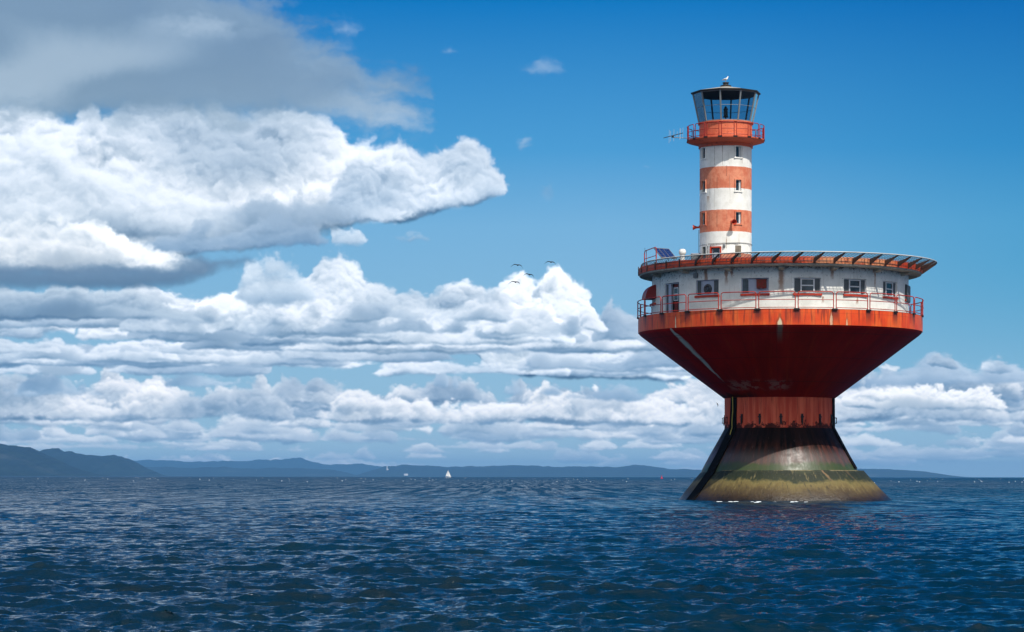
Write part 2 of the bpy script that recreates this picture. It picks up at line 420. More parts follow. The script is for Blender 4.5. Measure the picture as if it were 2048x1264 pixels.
bg = nd('ShaderNodeBackground'); put(bg.inputs[0], c); bg.inputs[1].default_value = 1.0
wo = nd('ShaderNodeOutputWorld'); nt.links.new(bg.outputs[0], wo.inputs[0])
world.cycles.sampling_method = 'MANUAL'
world.cycles.sample_map_resolution = 512
# ------------------------------------------------------------------ mesh helpers
class MB:
    """collects shapes, then links them as ONE mesh object"""
    def __init__(s): s.v = []; s.f = []; s.m = []

    def add(s, vs, fs, m=0):
        o = len(s.v); s.v += [tuple(p) for p in vs]; s.f += [tuple(i + o for i in f) for f in fs]; s.m += [m] * len(fs)

    def box(s, c, d, M=None, m=0):
        vs = [Vector((c[0] + x * d[0] / 2, c[1] + y * d[1] / 2, c[2] + z * d[2] / 2)) for x in (-1, 1) for y in (-1, 1) for z in (-1, 1)]
        if M is not None: vs = [M @ p for p in vs]
        s.add(vs, [(0, 1, 3, 2), (4, 6, 7, 5), (0, 4, 5, 1), (2, 3, 7, 6), (0, 2, 6, 4), (1, 5, 7, 3)], m)

    def tube(s, pts, r, n=6, m=0, closed=False):
        pts = [Vector(p) for p in pts]; rr = r if isinstance(r, (list, tuple)) else [r] * len(pts)
        N = len(pts); o = []
        for i, p in enumerate(pts):
            a = pts[(i - 1) % N] if (closed or i > 0) else p; b = pts[(i + 1) % N] if (closed or i < N - 1) else p
            t = (b - a).normalized()
            ref = Vector((0, 0, 1)) if abs(t.z) < .95 else Vector((1, 0, 0))
            e1 = t.cross(ref).normalized(); e2 = t.cross(e1).normalized()
            o.append([p + (e1 * math.cos(2 * math.pi * k / n) + e2 * math.sin(2 * math.pi * k / n)) * rr[i] for k in range(n)])
        vs = [q for ring in o for q in ring]; fs = []
        for i in range(N if closed else N - 1):
            j = (i + 1) % N
            for k in range(n):
                fs.append((i * n + k, i * n + (k + 1) % n, j * n + (k + 1) % n, j * n + k))
        if not closed: fs += [tuple(range(n))[::-1], tuple(range((N - 1) * n, N * n))]
        s.add(vs, fs, m)

    def lathe(s, prof, seg=96, c=(0, 0), m=0, a0=0, a1=360, jit=None):
        full = abs(a1 - a0) >= 360; n = seg if full else seg + 1; vs = []; fs = []
        for i, (r, z) in enumerate(prof):
            cx, cy = c if not callable(c) else c(z)
            for k in range(n):
                a = R(a0 + (a1 - a0) * k / seg); q = r + (jit(i, a, z) if jit else 0)
                vs.append((cx + q * math.sin(a), cy - q * math.cos(a), z))
        for i in range(len(prof) - 1):
            for k in range(seg):
                k2 = (k + 1) % n
                fs.append((i * n + k, i * n + k2, (i + 1) * n + k2, (i + 1) * n + k))
        s.add(vs, fs, m)

    def build(s, name, mats, parent=None, loc=None, smooth=35, label=None):
        me = bpy.data.meshes.new(name); me.from_pydata(s.v, [], s.f)
        for mm in (mats if isinstance(mats, (list, tuple)) else [mats]): me.materials.append(mm)
        me.polygons.foreach_set('material_index', s.m)
        bm = bmesh.new(); bm.from_mesh(me); bmesh.ops.recalc_face_normals(bm, faces=bm.faces); bm.to_mesh(me); bm.free()
        if smooth:
            me.polygons.foreach_set('use_smooth', [True] * len(me.polygons)); me.set_sharp_from_angle(angle=R(smooth))
        o = bpy.data.objects.new(name, me); COL.objects.link(o)
        if parent: o.parent = parent
        if loc: o.location = loc
        if label: o['label'] = label
        return o


def empty(name, loc, label, cat, group=None, rz=0):
    o = bpy.data.objects.new(name, None); COL.objects.link(o); o.location = loc; o.rotation_euler = (0, 0, rz); o.empty_display_size = .1
    return tag(o, label, cat, group)


def tag(o, label=None, cat=None, group=None, kind=None):
    for k, v in (('label', label), ('category', cat), ('group', group), ('kind', kind)):
        if v: o[k] = v
    return o


def dup(root, loc=None, rz=None, label=None):
    def cp(o, par):
        q = o.copy(); COL.objects.link(q)
        if par: q.parent = par
        for ch in [x for x in COL.objects if x.parent == o]: cp(ch, q)
        return q
    r = cp(root, None)
    if loc is not None: r.location = loc
    if rz is not None: r.rotation_euler = (0, 0, rz)
    if label: r['label'] = label
    return r


def pol(phi, r, z, c=(0, 0)):
    """phi in degrees from -Y (towards the viewer's side) to +X"""
    return Vector((c[0] + r * math.sin(R(phi)), c[1] - r * math.cos(R(phi)), z))


def frame_at(phi, r, z, c=(0, 0)):
    """matrix: local x along the tangent, y inwards, z up, standing at the polar point"""
    return Matrix.Translation(pol(phi, r, z, c)) @ Matrix.Rotation(R(phi), 4, 'Z')


# ------------------------------------------------------------------ materials
def mat(name, rough=.6, metal=0.0, spec=.5):
    m = bpy.data.materials.new(name); m.use_nodes = True; t = m.node_tree; t.nodes.clear(); S.nt = t
    b = nd('ShaderNodeBsdfPrincipled'); o = nd('ShaderNodeOutputMaterial'); t.links.new(b.outputs[0], o.inputs[0])
    b.inputs['Roughness'].default_value = rough; b.inputs['Metallic'].default_value = metal; b.inputs['Specular IOR Level'].default_value = spec
    return m, b


def objco():
    return S(nd('ShaderNodeTexCoord').outputs['Object'])


def bump(b, h, strength=.3, dist=.02):
    n = nd('ShaderNodeBump'); put(n.inputs['Height'], h); n.inputs['Strength'].default_value = strength; n.inputs['Distance'].default_value = dist
    S.nt.links.new(n.outputs[0], b.inputs['Normal'])


def cyl(rad=1.0):
    """(arc length, z, position) round the object's own axis"""
    p = objco(); x, y, z = sep(p)
    return mth('ARCTAN2', x, y * -1.0) * rad, z, p


def paint(name, colr, rough=.55, var=.18, rust=0.0, streak=0.0, grime=0.0, dark=(60, 34, 22), scale=1.0, spec=.4, bumpy=.15, fade=None, metal=0.0):
    """worn paint: mottled colour, rust spots, vertical streaks, grime"""
    m, b = mat(name, rough, metal, spec)
    a, z, p = cyl(6.0)
    c = lin(colr); n1 = noise(p, 1.6 * scale, 6, .6)
    c1 = tuple(v * (1 - var) for v in c); c2 = tuple(min(1, v * (1 + var)) for v in c)
    col = mixc(sstep(.3, .7, n1), c1, c2)
    if fade is not None: col = mixc(sstep(.45, .75, noise(p, 5 * scale, 5, .65)) * .5, col, lin(fade))
    if streak:
        sv = noise(xyz(a * 3.0, z * .22), 1.0 * scale, 5, .6, 0, '2D')
        col = mixc(sstep(.54, .76, sv) * streak, col, lin(dark))
    if rust:
        rs = noise(p, 7 * scale, 6, .7)
        col = mixc(sstep(.64 - .1 * rust, .70 - .08 * rust, rs) * min(1, .5 + rust), col, lin((96, 44, 20)))
    if grime: col = mixc(sstep(.5, .8, noise(p, 2.6 * scale, 7, .65)) * grime, col, lin((70, 66, 58)))
    put(b.inputs['Base Color'], col)
    put(b.inputs['Roughness'], sstep(0, 1, n1) * .2 + (rough - .1))
    if bumpy: bump(b, noise(p, 14 * scale, 5, .6), bumpy, .02)
    return m
def mask_patch(a, z, a0, z0, wa, wz, p, amt=.5, sc=3.0):
    """ragged spot centred at (arc a0, height z0)"""
    r = mth('SQRT', mth('POWER', (a - a0) / wa, 2.0) + mth('POWER', (z - z0) / wz, 2.0))
    return sstep(1.0, .78, r + (noise(p, sc, 6, .7) - .5) * amt * 2)


A_ = {}
# white wall of the drum: chipped white paint, rust runs under the corbels and sills, black mould spots under the slab
m, b = mat('worn_white_paint', .6); a, z, p = cyl(7.8)
deg = a * (57.2958 / 7.8)
n1 = noise(p, 1.2, 6, .6)
col = mixc(sstep(.3, .75, n1), lin((214, 214, 206)), lin((240, 239, 232)))
chip = noise(xyz(a * 1.5, z), 5.5, 8, .72)
zone = sstep(12.2, 13.7, z) * .07 + sstep(-30.0, -70.0, deg) * .035
col = mixc(sstep(.655, .675, chip + zone) * .9, col, lin((64, 54, 48)))
run = noise(xyz(a * 2.6, z * .16), 1.7, 5, .62, 0, '2D')
col = mixc(sstep(.60, .80, run) * sstep(11.2, 13.4, z + (noise(p, 3, 4) - .5)) * .55, col, lin((120, 110, 92)))
for d_, w_, l_ in ((-29.5, .16, 1.2), (-5.4, .22, 2.0), (-27.0, .10, .7), (17.0, .12, .8), (39.5, .10, 1.4), (12.5, .10, .45), (29.3, .12, .5), (-39.7, .18, 1.2)):
    w = mth('ABSOLUTE', deg - d_) * (7.8 / 57.3) + (noise(p, 4, 5) - .5) * .25
    top = 13.65 if abs(d_ - 12.5) > .1 and abs(d_ - 29.3) > .1 else 11.95
    k = sstep(w_, w_ * .25, w) * sstep(top - l_, top - l_ * .35, z) * sstep(top + .02, top - .02, z)
    col = mixc(k * .8, col, lin((140, 82, 28)))
col = mixc(sstep(.56, .70, noise(xyz(a, z * 4), 3, 6, .65)) * sstep(11.75, 11.2, z) * .6, col, lin((176, 128, 70)))
mould = noise(xyz(a * 1.0, z * 1.6), 2.6, 8, .75)
col = mixc(sstep(.50, .56, mould) * sstep(13.45, 13.68, z + (noise(p, 1.2, 4) - .5) * .3) * .85, col, lin((36, 32, 28)))
put(b.inputs['Base Color'], col); bump(b, chip, .25, .02); A_['white'] = m

# tower: white and orange bands of stucco
BANDS = [15.05, 16.38, 17.70, 19.01, 20.33]
m, b = mat('banded_tower_paint', .65); a, z, p = cyl(1.6)
zz = z + (noise(p, 6, 5, .7) - .5) * .05
w_ = mixc(sstep(.3, .7, noise(p, 2.0, 6, .6)), lin((222, 220, 212)), lin((242, 240, 234)))
o_ = mixc(sstep(.35, .68, noise(p, 2.4, 6, .65)), lin((200, 108, 76)), lin((220, 142, 108)))
isr = sstep(BANDS[0] + .01, BANDS[0] - .01, zz) + sstep(BANDS[1] - .01, BANDS[1] + .01, zz) * sstep(BANDS[2] + .01, BANDS[2] - .01, zz) + sstep(BANDS[3] - .01, BANDS[3] + .01, zz) * sstep(BANDS[4] + .01, BANDS[4] - .01, zz)
col = mixc(isr, w_, o_)
col = mixc(sstep(.60, .78, noise(xyz(a * 5, z * .3), 1.0, 5, .6, 0, '2D')) * .35, col, lin((120, 100, 82)))
deg = a * (57.2958 / 1.6)
for d_, z0, z1, w in ((-42, 18.4, 19.6, .012), (-42, 16.5, 17.5, .012), (-24, 18.95, 19.7, .02), (-24, 16.6, 17.6, .022), (-3, 19.7, 20.4, .018), (40, 18.9, 19.7, .018), (40, 16.6, 17.5, .018), (34, 20.5, 21.8, .022), (-30, 20.4, 21.7, .014), (-12, 20.4, 21.7, .014), (-42, 17.7, 18.4, .008), (-3, 15.3, 16.3, .012)):
    q = mth('ABSOLUTE', deg - d_) * (1.6 / 57.3) + (noise(p, 9, 3) - .5) * .02
    col = mixc(sstep(w, w * .4, q) * sstep(z0, z0 + .05, z) * sstep(z1, z1 - .05, z) * .75, col, lin((96, 60, 40)))
for d_, z0, l_, w in ((34, 21.7, 1.5, .05), (-12, 21.8, .9, .04), (-47, 18.55, .5, .16), (-3, 15.95, .7, .04)):
    q = mth('ABSOLUTE', deg - d_) * (1.6 / 57.3) + (noise(p, 7, 4) - .5) * .06
    col = mixc(sstep(w, w * .2, q) * sstep(z0 - l_, z0, z) * sstep(z0 + .03, z0, z) * .6, col, lin((150, 100, 44)))
put(b.inputs['Base Color'], col); bump(b, noise(p, 9, 6, .65), .25, .03); A_['tower'] = m

# deck fascia: strong orange, vertical rust runs, panel joints, one white spill
m, b = mat('rust_streaked_orange_paint', .5); a, z, p = cyl(8.64)
deg = a * (57.2958 / 8.64)
col = mixc(sstep(.3, .7, noise(p, .9, 6, .6)), lin((212, 62, 8)), lin((228, 84, 18)))
col = mixc(sstep(.48, .62, noise(xyz(a * 2.4, z * .35), 1.0, 6, .62, 0, '2D')) * .4, col, lin((230, 118, 48)))
col = mixc(sstep(.53, .66, noise(xyz(a * 4.5 + 9, z * .3), 1.0, 6, .62, 0, '2D')) * sstep(10.0, 10.7, z) * .75, col, lin((122, 34, 10)))
post = mth('ABSOLUTE', mth('MODULO', deg + 360.0 - .4 + 7.5, 15.0) - 7.5) * (8.64 / 57.3)
col = mixc(sstep(.34, .1, post + (noise(xyz(a * 5, z * .5), 1.2, 5) - .5) * .5) * sstep(10.1, 11.0, z) * .8, col, lin((86, 24, 14)))
jn = mth('ABSOLUTE', mth('MODULO', deg + 360.0, 5.0) - 2.5) * (8.64 / 57.3)
col = mixc(sstep(.012, .005, jn) * .55, col, lin((90, 30, 12)))
hj = mth('ABSOLUTE', z - 10.93)
col = mixc(sstep(.012, .006, hj) * .4, col, lin((110, 36, 14)))
for d_, w, zt in ((-6.0, .17, 10.82), (14.0, .10, 11.1), (20.6, .06, 10.9), (-51.0, .05, 11.1)):
    q = mth('ABSOLUTE', deg - d_) * (8.64 / 57.3) + (noise(p, 5, 5) - .5) * .10
    k = sstep(w, w * .55, q + sstep(zt - .5, zt, z) * w) * sstep(zt, zt - .1, z)
    col = mixc(k * (.95 if d_ < 0 else .6), col, lin((214, 200, 164)))
    ed = sstep(w * 1.7, w * 1.1, q + sstep(zt - .5, zt, z) * w) * sstep(zt + .15, zt, z) * (1 - k)
    col = mixc(ed * .6, col, lin((120, 60, 20)))
put(b.inputs['Base Color'], col); bump(b, noise(p, 5, 6, .65), .2, .03); A_['fascia'] = m

# bowl: deep red, white wash down one line, worn pink patches near the foot
m, b = mat('deep_red_hull_paint', .5, 0, .15); a, z, p = cyl(1.0)
deg = a * 57.2958
col = mixc(sstep(.3, .7, noise(xyz(a * 6, z * .5), 1.0, 5, .6, 0, '2D')), lin((166, 9, 2)), lin((192, 20, 7)))
q = mth('ABSOLUTE', deg + 53.2 + (z - 8.5) * .55 + (noise(p, 1.1, 5, .65) - .5) * 3.0)
w = sstep(6.6, 8.6, z) * sstep(10.6, 9.4, z) * 2.2 + .3
col = mixc(sstep(w, w * .3, q) * sstep(6.9, 7.8, z) * sstep(.25, .45, noise(p, 2.2, 6, .7)) * .95, col, lin((226, 214, 198)))
q = mth('ABSOLUTE', deg + 6.0 + (noise(xyz(a * 60, z * .8), 1.0, 4) - .5) * 2.0)
col = mixc(sstep(1.5, .5, q) * sstep(9.1, 10.2, z) * .85, col, lin((150, 130, 110)))
pt = noise(p, 1.6, 8, .7)
zn = sstep(6.55, 6.8, z) * sstep(7.35, 7.0, z) * sstep(-60.0, -45.0, deg) * sstep(6.0, -4.0, deg)
col = mixc(sstep(.50, .56, pt + (noise(p, .8, 2) - .5) * .3) * zn * .85, col, lin((206, 128, 112)))
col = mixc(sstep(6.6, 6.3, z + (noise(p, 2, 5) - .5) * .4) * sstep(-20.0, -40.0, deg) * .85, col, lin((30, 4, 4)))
sm = mth('ABSOLUTE', mth('MODULO', deg + 360.0, 15.0) - 7.5) * (z * .022 + .05)
col = mixc(sstep(.030, .012, sm) * .35, col, lin((70, 4, 2)))
hs = mth('ABSOLUTE', mth('MODULO', z + .3, 1.35) - .67)
col = mixc(sstep(.030, .012, hs) * .3, col, lin((70, 4, 2)))
col = mixc(sstep(.56, .74, noise(xyz(a * 14, z * .35), 1.0, 6, .65, 0, '2D')) * .45, col, lin((196, 52, 22)))
put(b.inputs['Base Color'], col); bump(b, noise(p, 1.2, 4, .5) + sstep(.05, .0, sm) * .15, .2, .05); A_['bowl'] = m

# neck: faded brick red with black smears low down
m, b = mat('faded_red_paint', .7, 0, .15); a, z, p = cyl(3.35)
col = mixc(sstep(.3, .7, noise(xyz(a * 2.5, z * .2), 1.0, 6, .6, 0, '2D')), lin((190, 66, 46)), lin((222, 104, 74)))
col = mixc(sstep(.56, .7, noise(xyz(a * 5, z * .3), 1.3, 5, .6, 0, '2D')) * .5, col, lin((130, 40, 32)))
col = mixc(sstep(.5, .58, noise(p, 2.8, 7, .7) + sstep(5.0, 4.43, z) * .22 - .12) * sstep(5.2, 4.8, z) * .9, col, lin((26, 12, 12)))
put(b.inputs['Base Color'], col); bump(b, noise(p, 4, 5, .6), .15, .02); A_['neck'] = m

# upper cone: wet black and brown steel, bowl's shade painted at the top, green film at the step
m, b = mat('dark_steel_shaded_top', .3, 0, .4); a, z, p = cyl(4.0)
sk_ = noise(xyz(a * 3.0, z * .35), 1.0, 6, .65, 0, '2D')
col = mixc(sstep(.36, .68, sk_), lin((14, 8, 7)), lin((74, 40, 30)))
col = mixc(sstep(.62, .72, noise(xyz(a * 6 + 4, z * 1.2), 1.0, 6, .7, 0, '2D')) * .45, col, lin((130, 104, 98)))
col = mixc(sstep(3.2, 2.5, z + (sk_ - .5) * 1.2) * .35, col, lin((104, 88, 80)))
col = mixc(sstep(3.2, 3.9, z + (sk_ - .5) * .8) * .8, col, lin((20, 12, 13)))  # shade below the bowl, put into the colour as a near-black top
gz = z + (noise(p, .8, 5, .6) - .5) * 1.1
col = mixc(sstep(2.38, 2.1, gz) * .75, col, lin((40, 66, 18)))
put(b.inputs['Base Color'], col)
put(b.inputs['Roughness'], sstep(.3, .7, noise(p, 3, 5)) * .16 + .40)
put(b.inputs['Specular IOR Level'], sstep(3.4, 2.5, z) * .42 + .06)
bump(b, noise(xyz(a * 2.0, z * .6), 2.0, 5, .6), .25, .05); A_['cone'] = m

# apron: concrete under algae and weed
m, b = mat('algae_covered_concrete', .6, 0, .4); a, z, p = cyl(5.6)
fn = noise(xyz(a * 2.2, z * .8, a), 2.2, 8, .72)
zz = z + .05 + (noise(p, .55, 5, .6) - .5) * 1.0 + (fn - .5) * .22 + (noise(p, 3.0, 6, .7) - .5) * .5
col = ramp(sstep(-.3, 2.1, zz, False), [(0.0, lin((14, 9, 5))), (.17, lin((30, 20, 10))), (.28, lin((62, 46, 24))), (.42, lin((86, 70, 36))), (.54, lin((118, 102, 56))), (.62, lin((124, 112, 62))), (.70, lin((34, 46, 16))), (.86, lin((24, 36, 14))), (1.0, lin((62, 70, 40)))])
col = mixc(sstep(.55, .68, fn) * sstep(.3, .7, z) * .55, col, lin((160, 146, 100)))
col = mixc(sstep(.46, .32, fn) * .8, col, lin((30, 32, 14)))
deg = a * (57.2958 / 5.6)
for d_, k1 in ((24.0, .8), (44.0, .3)):
    q = mth('ABSOLUTE', deg - d_ - (1.9 - z) * 6.0 + (noise(p, 2, 6, .7) - .5) * 5)
    col = mixc(sstep(1.3, .4, q) * sstep(1.0, 1.6, z) * k1, col, lin((146, 118, 84)))
col = mixc(sstep(1.80, 1.86, z + (fn - .5) * .10) * sstep(.42, .5, noise(p, .7, 4)) * .85, col, lin((176, 160, 120)))
col = mixc(1.0, col, (.66, .64, .60), 'MULTIPLY')
put(b.inputs['Base Color'], col)
put(b.inputs['Roughness'], sstep(0, .8, z) * .35 + .3)
bump(b, noise(p, 3.5, 8, .72), .7, .08); A_['apron'] = m

# parapet of the roof
m, b = mat('flaking_orange_parapet_paint', .6); a, z, p = cyl(8.6)
deg = a * (57.2958 / 8.6)
big = noise(xyz(a * .35, 0.0), 1.0, 2, .5, 0, '2D')
fd = sstep(2.0, 10.0, deg) * sstep(50.0, 40.0, deg) * .8
col = mixc(sstep(.3, .7, noise(p, 1.4, 6, .65)), lin((186, 56, 20)), lin((214, 84, 40)))
col = mixc(fd * sstep(.30, .55, noise(p, 2.4, 7, .7)), col, lin((216, 150, 104)))
col = mixc(sstep(.56, .66, noise(xyz(a * 5, z * 1.0), 1.2, 6, .7, 0, '2D')) * .7, col, lin((96, 44, 22)))
col = mixc(sstep(.5, .62, noise(p, 3.5, 7, .75)) * sstep(13.95, 13.78, z) * .9, col, lin((36, 24, 18)))
put(b.inputs['Base Color'], col); bump(b, noise(p, 7, 6, .7), .3, .03); A_['parapet'] = m

A_['concrete'] = paint('stained_pale_concrete', (176, 170, 156), .8, .15, rust=.25, grime=.7, bumpy=.3)
A_['rail'] = paint('orange_red_rail_paint', (168, 44, 24), .45, .2, rust=.5)
A_['railw'] = paint('dull_red_rail_paint', (148, 34, 24), .45, .2, rust=.6)
A_['black'] = paint('black_bracket_paint', (26, 16, 14), .55, .3, rust=.4)
A_['blackrib'] = paint('black_recess_shade', (10, 7, 7), .8, .3, spec=.1)  # black standing for the shadow inside a recess
A_['sill'] = paint('red_sill_paint', (172, 52, 30), .6, .2, rust=.6)
A_['winframe'] = paint('white_window_frame_paint', (206, 208, 210), .5, .06, bumpy=0)
A_['panel'] = paint('grey_blue_window_panel', (168, 176, 192), .55, .06, bumpy=0)
A_['slate'] = paint('dark_grey_shutter', (78, 84, 86), .5, .15, bumpy=0)
A_['deck'] = paint('worn_deck_concrete', (150, 146, 136), .8, .15, grime=.5)
A_['fan'] = paint('grey_fan_paint', (66, 68, 74), .4, .15)
A_['rustbox'] = paint('rusted_red_sheet', (132, 34, 22), .7, .25, rust=1.6, dark=(40, 16, 10))
A_['hood'] = paint('dark_red_hood_paint', (128, 20, 20), .5, .15, rust=.4)
A_['steel'] = paint('weathered_steel', (120, 112, 104), .55, .2, rust=.8, scale=2)
A_['arm'] = paint('rusted_dark_steel', (66, 48, 40), .6, .25, rust=1.0, scale=2)
A_['ring'] = paint('pale_galvanised_pipe', (196, 194, 188), .45, .12, rust=.2)
A_['wire'] = paint('dark_galvanised_wire', (92, 92, 94), .5, .2, bumpy=0)
A_['lanternw'] = paint('orange_gallery_paint', (208, 106, 70), .6, .12, rust=.35, fade=(222, 140, 108), streak=.25, dark=(120, 50, 28))
A_['gallery'] = paint('orange_gallery_floor_paint', (200, 88, 56), .6, .12, rust=.5, streak=.3, dark=(110, 46, 28))
A_['mullion'] = paint('grey_mullion_paint', (128, 134, 136), .5, .12)
A_['roofedge'] = paint('dark_bronze_roof_edge', (50, 48, 44), .5, .2)
A_['lroof'] = paint('droppings_stained_roof', (150, 146, 134), .7, .2, rust=.3, fade=(220, 216, 206), scale=2)
A_['ceil'] = paint('grey_green_lantern_ceiling', (64, 68, 66), .7, .12)
A_['door'] = paint('grey_weathered_board', (118, 110, 98), .8, .25, streak=.6, dark=(60, 54, 48))
A_['redframe'] = paint('red_door_frame', (176, 58, 34), .6, .2, rust=.5)
A_['cable'] = paint('black_cable', (30, 28, 28), .6, .1, bumpy=0)
A_['rope'] = paint('faded_yellow_rope', (176, 158, 74), .8, .15, bumpy=0)
A_['gull'] = paint('white_feathers', (236, 236, 234), .7, .03, bumpy=0)
A_['gullgrey'] = paint('grey_feathers', (150, 154, 160), .7, .05, bumpy=0)
A_['gulldark'] = paint('dark_feathers', (40, 40, 44), .7, .1, bumpy=0)
A_['beak'] = paint('yellow_beak', (214, 160, 40), .5, .05, bumpy=0)
A_['whitepaint'] = paint('white_gloss_paint', (226, 226, 222), .4, .04, bumpy=0)
A_['redbuoy'] = paint('red_buoy_paint', (210, 20, 40), .5, .08, bumpy=0)
A_['cabinet'] = paint('grey_metal_cabinet', (112, 116, 118), .5, .12)

m, b = mat('window_glass_dark', .06, 0, .5)
p = objco(); put(b.inputs['Base Color'], mixc(sstep(.4, .62, noise(p, 1.6, 3)), lin((18, 30, 38)), lin((52, 66, 74)))); A_['glass'] = m
m, b = mat('solar_cells', .12, 0, .5)
p = objco(); x, y, z = sep(p)
gx = mth('ABSOLUTE', mth('MODULO', x + 20.0, .16) - .08); gy = mth('ABSOLUTE', mth('MODULO', y + 20.0, .16) - .08)
put(b.inputs['Base Color'], mixc(sstep(.072, .078, mth('MAXIMUM', gx, gy)), lin((14, 30, 76)), lin((84, 104, 140)))); A_['solar'] = m
# clear lantern panes: a thin smoked pane that reflects a little
m = bpy.data.materials.new('lantern_glass'); m.use_nodes = True; t = m.node_tree; t.nodes.clear(); S.nt = t
tr = nd('ShaderNodeBsdfTransparent'); tr.inputs[0].default_value = (.58, .67, .72, 1)
gl = nd('ShaderNodeBsdfGlossy'); gl.inputs['Roughness'].default_value = .04; gl.inputs[0].default_value = (.8, .86, .9, 1)
fr = nd('ShaderNodeFresnel'); fr.inputs[0].default_value = 1.26
mx = nd('ShaderNodeMixShader'); t.links.new(fr.outputs[0], mx.inputs[0]); t.links.new(tr.outputs[0], mx.inputs[1]); t.links.new(gl.outputs[0], mx.inputs[2])
o = nd('ShaderNodeOutputMaterial'); t.links.new(mx.outputs[0], o.inputs[0]); A_['lglass'] = m
# corroded net
# ------------------------------------------------------------------ water
def build_water():
    # rows ever farther apart with distance, columns spread like a fan; beyond the fine fan a few wide ones
    ys = [-37400.0, -6000.0, -3000.0, -400.0, -60.0, 0.0, 8.0]; y = 14.0
    while y < 760: ys.append(y); y *= 1.0019
    while y < 37400: ys.append(y); y *= 1.035
    ys.append(37500.0); ys = np.array(ys)
    uf = np.linspace(-1, 1, 820); ex = np.array([1.3, 2, 4, 9, 25, 80])
    us = np.concatenate([-ex[::-1], uf, ex])
    hw = np.maximum(ys, 14.0) * 0.235 + 1.5
    lim = 37500.0
    X = us[None, :] * hw[:, None]
    far = np.abs(us) > 1
    edge = np.array([1.3, 2, 4, 9, 25, 80]); k = np.linspace(0, 1, 6) ** 3
    for j in range(6):                                  # outer columns run out to the edge of the sheet
        X[:, 5 - j] = -(hw + (lim - hw) * max(k[j], .0005 * (j + 1))); X[:, -6 + j] = hw + (lim - hw) * max(k[j], .0005 * (j + 1))
    Y = np.repeat(ys[:, None], len(us), 1)
    dy = np.gradient(ys)[:, None]; dxx = (hw / 410)[:, None]
    rng = np.random.default_rng(5)
    Z = np.zeros_like(X); DX = np.zeros_like(X); DY = np.zeros_like(X)
    wind = R(-70)                                        # waves run towards the viewer and to the left
    n = 280
    lam = np.exp(rng.uniform(math.log(.10), math.log(4.5), n))
    gust = 1 + .35 * np.sin(X * .09 + 1.3 * np.sin(Y * .05) + .4) * np.sin(Y * .035 + 1 + .8 * np.sin(X * .06))
    for l in lam:
        th = wind - R(24) + rng.normal() * (.5 if l < .6 else .34)
        kx, ky = math.cos(th) * 2 * math.pi / l, math.sin(th) * 2 * math.pi / l
        amp = .0046 * l ** .93 / (1 + (l / 1.7) ** 2.0)
        spacing = np.maximum(dy * abs(math.sin(th)), dxx * abs(math.cos(th)))
        f = np.clip((l / spacing - 2.2) / 2.2, 0, 1)
        ph = kx * X + ky * Y + rng.uniform(0, 6.28)
        s_, c_ = np.sin(ph), np.cos(ph)
        g = gust if l < 1.6 else 1.0
        Z += amp * f * g * s_; DX += amp * f * g * c_ * math.cos(th) * 1.0; DY += amp * f * g * c_ * math.sin(th) * 1.0
    fine = (np.abs(us) <= 1)[None, :] & (ys > 13)[:, None]
    Z *= fine; DX *= fine; DY *= fine
    co = np.stack([X + DX, Y + DY, Z], -1).astype(np.float32)
    nr, nc = X.shape
    i = np.arange((nr - 1) * (nc - 1)); r_, c_ = i // (nc - 1), i % (nc - 1); a = r_ * nc + c_
    quads = np.stack([a, a + 1, a + nc + 1, a + nc], 1).astype(np.int32)
    me = bpy.data.meshes.new("water")
    me.vertices.add(nr * nc); me.vertices.foreach_set('co', co.ravel())
    me.loops.add(quads.size); me.loops.foreach_set('vertex_index', quads.ravel())
    me.polygons.add(len(quads)); me.polygons.foreach_set('loop_start', np.arange(0, quads.size, 4, dtype=np.int32))
    me.polygons.foreach_set('use_smooth', np.ones(len(quads), bool)); me.update(); me.validate()
    m, b = mat('sea_water', .06, 0, .5)
    b.inputs['IOR'].default_value = 1.333
    p = objco(); x, yy, z = sep(p)
    big = noise(p, .035, 4, .6)
    put(b.inputs['Base Color'], mixc(sstep(.35, .7, big), (.0001, .009, .016), (.0002, .015, .026)))
    put(b.inputs['Roughness'], sstep(60, 1500, yy, False) * .16 + .04)
    q = xyz(x * .62, yy, z)
    w1 = noise(q, 4.6, 6, .68, .4); w2 = noise(q, .75, 5, .6, .5); w3 = noise(q, .11, 4, .6, .4)
    h = w1 * .046 + w2 * (sstep(20, 110, yy) * .17 + sstep(110, 420, yy) * .30) + w3 * 1.6 * sstep(150, 700, yy)
    bump(b, h, 1.0, 1.0)
    # far off, the wave faces turned to the viewer hide the grazing ones: less mirror, more body colour
    df = nd('ShaderNodeBsdfDiffuse'); df.inputs[0].default_value = (.002, .030, .072, 1)
    mx = nd('ShaderNodeMixShader'); gst = noise(xyz(x * .9, yy * .016), 1.0, 7, .7, 0.0, '2D')          # gusts roughen the sea in long flecks
    put(mx.inputs[0], mth('MINIMUM', sstep(10, 270, yy) * (sstep(.36, .62, gst) * .62 + .42), .95))
    out = [n for n in m.node_tree.nodes if n.type == 'OUTPUT_MATERIAL'][0]
    S.nt.links.new(b.outputs[0], mx.inputs[1]); S.nt.links.new(df.outputs[0], mx.inputs[2]); S.nt.links.new(mx.outputs[0], out.inputs[0])
    me.materials.append(m)
    o = bpy.data.objects.new("water", me); COL.objects.link(o); tag(o, kind='structure')
    return o


build_water()


